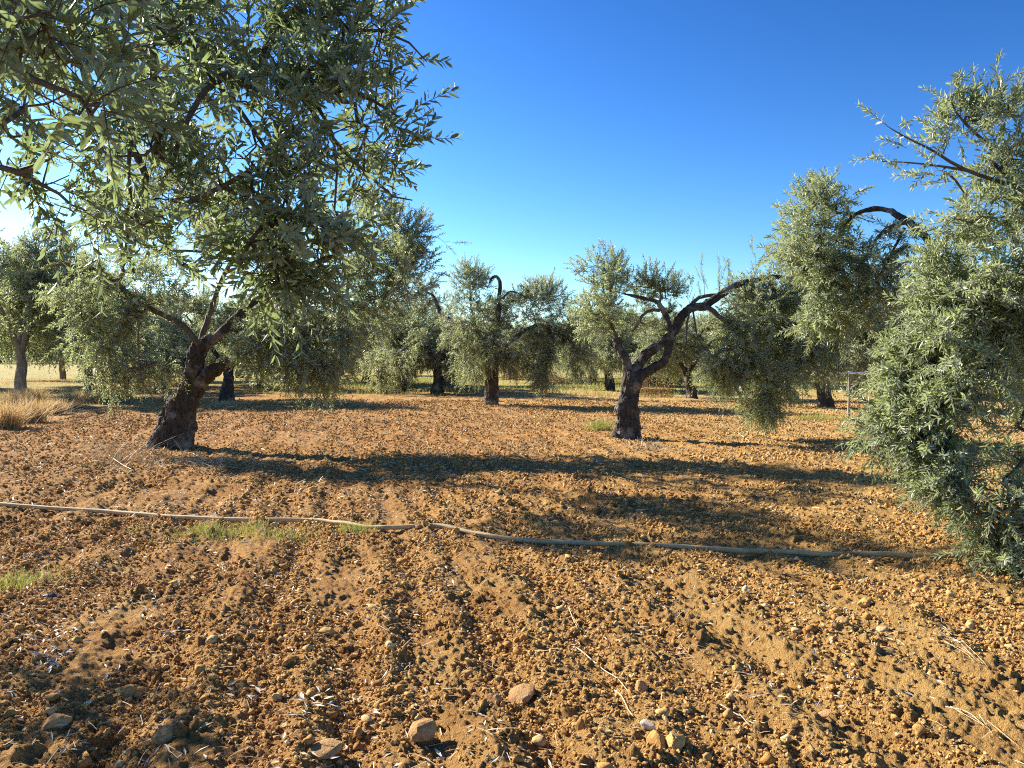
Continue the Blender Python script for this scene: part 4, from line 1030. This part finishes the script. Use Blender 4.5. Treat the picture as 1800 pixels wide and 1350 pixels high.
# the clods and stones that stand out, each one its own thing
IC3 = ico(3)
def stone(name, label, cat, x, y, size, m, seed, flat=1.0, long=1.0, rz=0.0, tilt=0.0, group=None, rough=.38):
    p = G(x, y); gg = np.random.default_rng(seed); v, f = IC3
    q = v * 1.1 + gg.random(3) * 50
    d = 1 + rough * (noise3(q, 81) - .5) * 2 + rough * .45 * (noise3(q * 2.4, 83) - .5) * 2 + rough * .16 * (noise3(q * 6, 84) - .5) * 2
    w = v * d[:, None]
    for _ in range(4):                              # a few broken flat faces
        n = unit(gg.normal(0, 1, 3)); h = .62 + .2 * gg.random(); e = np.maximum(0, w @ n - h); w = w - e[:, None] * n * .85
    size = size * .84; w = w * size * np.array([long, 1, flat])
    c, s = math.cos(tilt), math.sin(tilt); w = np.stack([w[:, 0] * c - w[:, 2] * s, w[:, 1], w[:, 0] * s + w[:, 2] * c], 1)
    c, s = math.cos(rz), math.sin(rz); w = np.stack([w[:, 0] * c - w[:, 1] * s, w[:, 0] * s + w[:, 1] * c, w[:, 2]], 1)
    o = obj(name, mesh_from(name, w, f.ravel(), np.full(len(f), 3), False, {"tint": np.full(len(w), .35 + .4 * gg.random())}), m)
    o.location = (p[0], p[1], gz(p[0], p[1]) + size * flat * .18); return tag(o, label, cat, group)
GS, GC = "stones lying on the tilled soil", "big clods on the tilled soil"
stone("stone", "smooth flat yellow stone lying in the ochre soil below the straw stick", "stone", 1305, 1243, .052, M_rock, 1, .42, 1.15, .2, 0, GS, .16)
stone("stone", "pale upright stone touching the tip of the long straw stick", "stone", 1126, 1226, .046, M_rock, 2, 1.05, .8, .5, .1, GS, .25)
stone("stone", "white broken flake standing beside the short straw below the stick", "stone", 1137, 1306, .040, M_flake, 3, .9, .35, .9, .4, GS, .3)
stone("stone", "thin whitish slab standing on edge in the dark hollow", "stone", 1444, 1278, .050, M_rock, 4, .35, 1.3, -.7, .7, GS, .2)
stone("stone", "long tilted brown slab, largest of the stones on the soil", "stone", 908, 1232, .085, M_rock, 5, .45, 1.3, .5, .45, GS, .22)
stone("stone", "blocky pale stone leaning against the long tilted slab", "stone", 868, 1240, .050, M_rock, 6, .8, 1.1, .3, 0, GS, .25)
stone("stone", "rounded tan stone nearest the bottom, left of the slab", "stone", 746, 1315, .068, M_rock, 7, .75, 1.1, .9, .2, GS, .28)
stone("stone", "oval stone leaning into a hollow above the tilted slab", "stone", 820, 1190, .036, M_rock, 8, .7, 1.2, -.6, .5, GS, .2)
stone("stone", "broad tan stone half buried at the bottom edge", "stone", 566, 1342, .065, M_rock, 9, .6, 1.4, .2, .2, GS, .25)
stone("stone", "grey shaded stone in the dark shadow at the bottom", "stone", 292, 1322, .060, M_rock, 10, .6, 1.2, .4, .1, GS, .25)
stone("stone", "brown stone in the shadow's edge, below two small clods", "stone", 96, 1294, .062, M_rock, 12, .6, 1.3, .4, .3, GS, .25)
stone("stone", "small ochre stone at the start of a furrow, right of the long shadow", "stone", 1480, 1110, .042, M_rock, 13, .6, 1.2, -.3, .2, GS, .2)
stone("stone", "flat ochre stone beside a dark hollow on the right", "stone", 1555, 1163, .045, M_rock, 14, .5, 1.3, -.2, .1, GS, .2)
stone("stone", "light stone below the long shadow's end, at the hollow's rim", "stone", 1348, 1070, .048, M_rock, 15, .5, 1.3, .1, 0, GS, .25)
for i, (x, y, sz, lb) in enumerate(((312, 1031, .055, "square reddish clod alone on even soil below the fullest grass tuft"), (1082, 1112, .032, "first dark clod in the short row above the long straw stick"), (1102, 1106, .044, "largest dark clod in the short row above the long straw stick"),
        (1134, 1111, .034, "round clod in the middle of the short row above the long straw stick"), (1170, 1109, .030, "last small round clod of the short row above the long straw stick"), (215, 1218, .050, "left clod of a touching pair on sunlit soil by the shadow"),
        (243, 1214, .046, "right clod of a touching pair on sunlit soil by the shadow"), (1158, 1330, .055, "large lumpy clod at the bottom beneath the white flake"), (1186, 1338, .040, "crumbly clod next to the lumpy one at the bottom"),
        (700, 1225, .038, "angular clod near the oval stone, left of the tilted slab"), (800, 945, .05, "dark clod just below the hose where it enters the shade"), (710, 1085, .04, "lone clod on the reddish soil in the middle"), (570, 1120, .05, "clod on the rim of a hollow, left of the middle"), (1520, 1072, .05, "clod above a black hollow on the ochre soil"))):
    stone("clod", lb, "clod", x, y, sz, M_clod, 30 + i, .85, 1.1, i * 1.3, .1, GC, .55)
stone("charred_clod", "black charred lump lying beside the pale green tuft", "charred lump", 90, 1049, .07, M_olive_dark, 77, .4, 1.2, .3, .1, None, .6)

# ------------------------------------------------------------------ the irrigation hose
hp = [(-160, 874), (-60, 880), (0, 884), (80, 888), (180, 893), (300, 903), (420, 910), (540, 913), (600, 920), (650, 928), (700, 930), (770, 928), (830, 938), (900, 945), (1000, 950), (1100, 957), (1200, 963), (1300, 968), (1380, 970), (1450, 974), (1560, 975), (1640, 979), (1700, 977), (1760, 974), (1830, 976), (1950, 985)]
hpts = catmull([G(x, y, .035) for x, y in hp], 260)
zz = np.max([ground_z(hpts[:, 0] + a, hpts[:, 1] + b) for a, b in ((0, 0), (.03, 0), (-.03, 0), (0, .03), (0, -.03))], axis=0)
ker = np.ones(25) / 25; zz = np.convolve(np.pad(zz, 12, mode='edge'), ker, mode='valid')
hpts[:, 2] = zz + .012
v, f, s = tube(hpts, .0215, 14)
tag(obj("irrigation_hose", mesh_from("irrigation_hose", v, f, s, True), M_hose), "long dusty tan irrigation hose snaking across the tilled soil", "hose")

# straw sticks that stand out
def stick(name, label, cat, pts, r, m, group=None, twigs=()):
    w = []
    for x, y in pts:
        p = G(x, y); w.append((p[0], p[1], gz(p[0], p[1]) + .012))
    c = catmull(w, 24); v, f, s = tube(c, np.linspace(r, r * .5, 24), 6); acc = Acc(); acc.add(v, f, s)
    for tw in twigs:
        q = []
        for x, y in tw:
            p = G(x, y); q.append((p[0], p[1], gz(p[0], p[1]) + .02))
        v, f, s = tube(catmull(q, 10), np.linspace(r * .6, r * .25, 10), 5); acc.add(v, f, s)
    o = obj(name, acc.mesh(name), m); o.data.attributes.new("tint", 'FLOAT', 'POINT').data.foreach_set("value", np.full(len(o.data.vertices), .8, np.float32))
    return tag(o, label, cat, group)
GT = "dry stalks lying on the soil"
stick("dry_stalk", "long pale straw stick lying across the soil to the upright stone", "stalk", [(1009, 1147), (1022, 1160), (1060, 1188), (1085, 1212), (1106, 1235)], .0034, M_straw, GT)
stick("dry_stalk", "short bent straw below the long stick, ending at the white flake", "stalk", [(1080, 1224), (1093, 1240), (1104, 1262), (1113, 1284)], .0032, M_straw, GT)
stick("dry_stalk", "small bleached sprig at the upper end of the long stick", "stalk", [(1000, 1090), (1010, 1105), (1021, 1122)], .003, M_straw, GT, [[(1004, 1094), (1018, 1112)]])
stick("dry_stalk", "thin branched stalk below the smooth flat yellow stone", "stalk", [(1267, 1260), (1300, 1275), (1328, 1290), (1350, 1287)], .003, M_straw, GT, [[(1300, 1275), (1318, 1300)], [(1325, 1288), (1345, 1302)]])
stick("dry_stalk", "long arched straw bundle on the ochre soil, upper of the two on the right", "stalk", [(1640, 1137), (1680, 1146), (1704, 1162), (1728, 1184)], .0021, M_straw, GT, [[(1634, 1142), (1690, 1158), (1722, 1186)], [(1660, 1150), (1700, 1170), (1712, 1182)], [(1690, 1150), (1720, 1172), (1735, 1190)]])
stick("dry_stalk", "long arched straw bundle on the ochre soil, lower of the two on the right", "stalk", [(1662, 1266), (1700, 1283), (1732, 1302), (1760, 1325)], .0021, M_straw, GT, [[(1670, 1272), (1715, 1298), (1740, 1318)], [(1720, 1290), (1745, 1322)], [(1735, 1300), (1790, 1338)]])
stick("dry_stalk", "dark thin twig lying flat in the shade strip below the hose", "stalk", [(1370, 1018), (1400, 1017), (1440, 1019)], .004, M_twig, GT)
stick("dry_stalk", "curved pale twig in the shade behind the open tree's hanging tip", "stalk", [(1298, 762), (1308, 770), (1318, 778)], .010, M_straw, GT)
stick("dry_stalk", "branched bleached twig on the soil left of the leaning tree's shade", "stalk", [(192, 806), (215, 820), (232, 832)], .008, M_straw, GT, [[(205, 815), (196, 830)]])
stick("dry_stalk", "bleached twig pair in front of the leaning tree's foot", "stalk", [(330, 804), (352, 812), (376, 824)], .008, M_straw, GT, [[(340, 802), (372, 816)]])

# ------------------------------------------------------------------ the white rail under the far trees
def rail():
    d = 19.5; root_p = P(1493, 690, d); zb = gz0(root_p[0], d); root = empty("white_rail", (root_p[0], d, zb)); loc = np.array([root_p[0], d, zb])
    tag(root, "thin white rail bowed between grey posts under the shaded trees", "rail")
    bar = catmull(np.array([P(1428, 658, d), P(1460, 657, d), P(1500, 655.5, d), P(1530, 657, d), P(1620, 658, d), P(1740, 657, d), P(1850, 657, d)]), 60) - loc
    v, f, s = tube(bar, .026, 10); obj("bar", mesh_from("bar", v, f, s, True), M_white, root)
    for x in (1494, 1625, 1745, 1850):
        q = P(x, 650, d); z0 = gz0(q[0], d)
        v, f, s = tube(catmull(np.array([(q[0], d + .05, z0 - .05), (q[0] + .01, d + .05, .7), (q[0], d + .05, q[2])]), 8) - loc, [.034, .033, .033, .032, .031, .03, .03, .028], 8)
        obj("post", mesh_from("post", v, f, s, True), M_post, root)
rail()

# ------------------------------------------------------------------ far side: brush, pines and the rise behind
def bush(name, label, cat, x, d, w, h, n, m, group, seed, leafsz=.09):
    gg = np.random.default_rng(seed); q = unit(gg.normal(0, 1, (n, 3))) * gg.random((n, 1)) ** .4 * np.array([w, w, h])
    q[:, 2] = np.abs(q[:, 2]); q = q[noise3(q * 1.7 + seed, 3) > .38]
    px_ = at_base(x, d); z = gz0(px_, d)
    me = leaf_mesh(name, q, unit(gg.normal(0, 1, q.shape)) + np.array([0, 0, .4]), gg.normal(0, 1, q.shape), leafsz * (.6 + .8 * gg.random(len(q))), leafsz * .35 * (.6 + .8 * gg.random(len(q))), LEAF4, gg.random(len(q)) * .9)
    o = obj(name, me, m); o.location = (px_, d, z); return tag(o, label, cat, group)
bush("brown_shrub", "rusty brown shrub beyond the green strip, right of the straight trunk", "shrub", 915, 56, 1.5, 1.5, 5000, M_brown, None, 1)
bush("brown_shrub", "small dry brown shrub beside the green strip, left of the open tree", "shrub", 975, 48, .9, .8, 2500, M_brown, None, 2)
bush("low_bush", "dry twiggy bush right of the open tree's trunk", "shrub", 1148, 33, .9, .9, 2500, M_brown, None, 3, .07)
bush("green_bush", "dark green bush behind the open tree's lower limb", "shrub", 1160, 46, 1.6, 1.5, 5000, M_pine, None, 4, .12)
bush("yellow_bush", "yellow green bush at the far edge, right of the open tree", "shrub", 1200, 60, 2.6, 2.4, 6000, M_leaf_far, None, 5, .12)

def pine_proto(seed):
    T = Tree(seed); g2 = T.g; h = 5.2
    T.limb([(0, 0, -.2), (.1, 0, 1.5), (0, .1, 3.0), (.1, 0, 4.2)], [.24, .2, .17, .13], True)
    root = empty("umbrella_pine", (0, 0, 0))
    obj("trunk", trunk_mesh("pine_trunk", T.limbs, .05, .03, .01), M_bark, root)
    n = 5200; q = unit(g2.normal(0, 1, (n, 3))) * g2.random((n, 1)) ** .33 * np.array([3.0, 3.0, 1.7]); q[:, 2] = np.where(q[:, 2] < 0, q[:, 2] * .55, q[:, 2]); q = q[noise3(q * .9 + seed, 3) > .40] + np.array([0, 0, h - .8])
    d = unit(g2.normal(0, 1, q.shape)) + np.array([0, 0, .5])
    obj("crown", leaf_mesh("pine_crown", q, d, g2.normal(0, 1, q.shape), .42 * (.6 + .8 * g2.random(len(q))), .16 * (.6 + .8 * g2.random(len(q))), LEAF4, g2.random(len(q)) * .9), M_pine, root)
    return root
PP = [pine_proto(7), pine_proto(9)]; pu = set()
for i, (x, d, sc, lb) in enumerate(((1100, 150, 1.00, "umbrella pine on the skyline above the open tree's cut stub"), (1140, 140, 1.05, "umbrella pine on the skyline between the open tree's limbs"), (1178, 150, 1.0, "umbrella pine on the skyline behind the crossing of the open tree's limbs"),
        (1215, 112, .86, "rounded dark pine below the hanging bare twigs"), (1232, 150, 1.02, "umbrella pine on the skyline right of the hanging bare twigs"), (1275, 145, 1.05, "umbrella pine on the skyline at the hanging crown's left side"),
        (1060, 155, 1.0, "umbrella pine on the skyline left of the cut stub"), (1015, 150, 1.0, "umbrella pine behind the drooping side of the straight tree"), (1400, 140, 1.0, "umbrella pine on the skyline above the rail's left end"), (1460, 150, 1.1, "umbrella pine behind the arching limb's crown"), (1530, 120, 1.1, "dark pine in the gap left of the fruiting tree"))):
    k = i % 2; p = PP[k]
    if k in pu:
        o = p.copy(); col.objects.link(o)
        for ch in list(p.children):
            c = ch.copy(); col.objects.link(c); c.parent = o
    else: o = p; pu.add(k)
    xx = at_base(x, d); o.location = (xx, d, gz0(xx, d)); o.rotation_euler = (0, 0, i * 1.1); o.scale = (sc, sc, sc * (.9 + .03 * i % .2))
    tag(o, lb, "pine", "pines beyond the grove")
# the wood behind them reads as one mass
def wood():
    gg = np.random.default_rng(3); n = 60000
    x = (gg.random(n) - .5) * 420; y = 190 + gg.random(n) * 40
    top = 5.2 + 2.6 * noise2(x * .09, y * .05, 5) + 1.4 * noise2(x * .35, y * .2, 6)
    z = top * gg.random(n) ** .5
    q = np.column_stack([x, y, z])
    me = leaf_mesh("woodland", q, unit(gg.normal(0, 1, q.shape)), gg.normal(0, 1, q.shape), 1.3 * (.6 + .8 * gg.random(n)), .6 * (.6 + .8 * gg.random(n)), LEAF4, gg.random(n) * .9)
    tag(obj("woodland", me, M_pine), "dark line of distant woodland along the horizon", "woodland", kind="stuff")
wood()
def hills():
    xs = np.linspace(-1500, 1500, 120); ys = np.linspace(240, 900, 30); X, Y = np.meshgrid(xs, ys); X, Y = X.ravel(), Y.ravel()
    Z = -1 + 14 * np.clip((Y - 240) / 400, 0, 1) * (.5 + .5 * noise2(X * .004, Y * .004, 7))
    v = np.column_stack([X, Y, Z]); nx = 120; i = np.arange(29)[:, None] * nx; j = np.arange(nx - 1)[None]
    q = np.stack([i + j, i + j + 1, i + nx + j + 1, i + nx + j], -1).reshape(-1, 4)
    m = plain("hill_scrub", (0.05, 0.065, 0.03), (0.13, 0.12, 0.055), .08, .95, .1)
    tag(obj("hills", mesh_from("hills", v, q.ravel(), np.full(len(q), 4), True), m), "low wooded rise behind the grove", "hills", kind="structure")
hills()
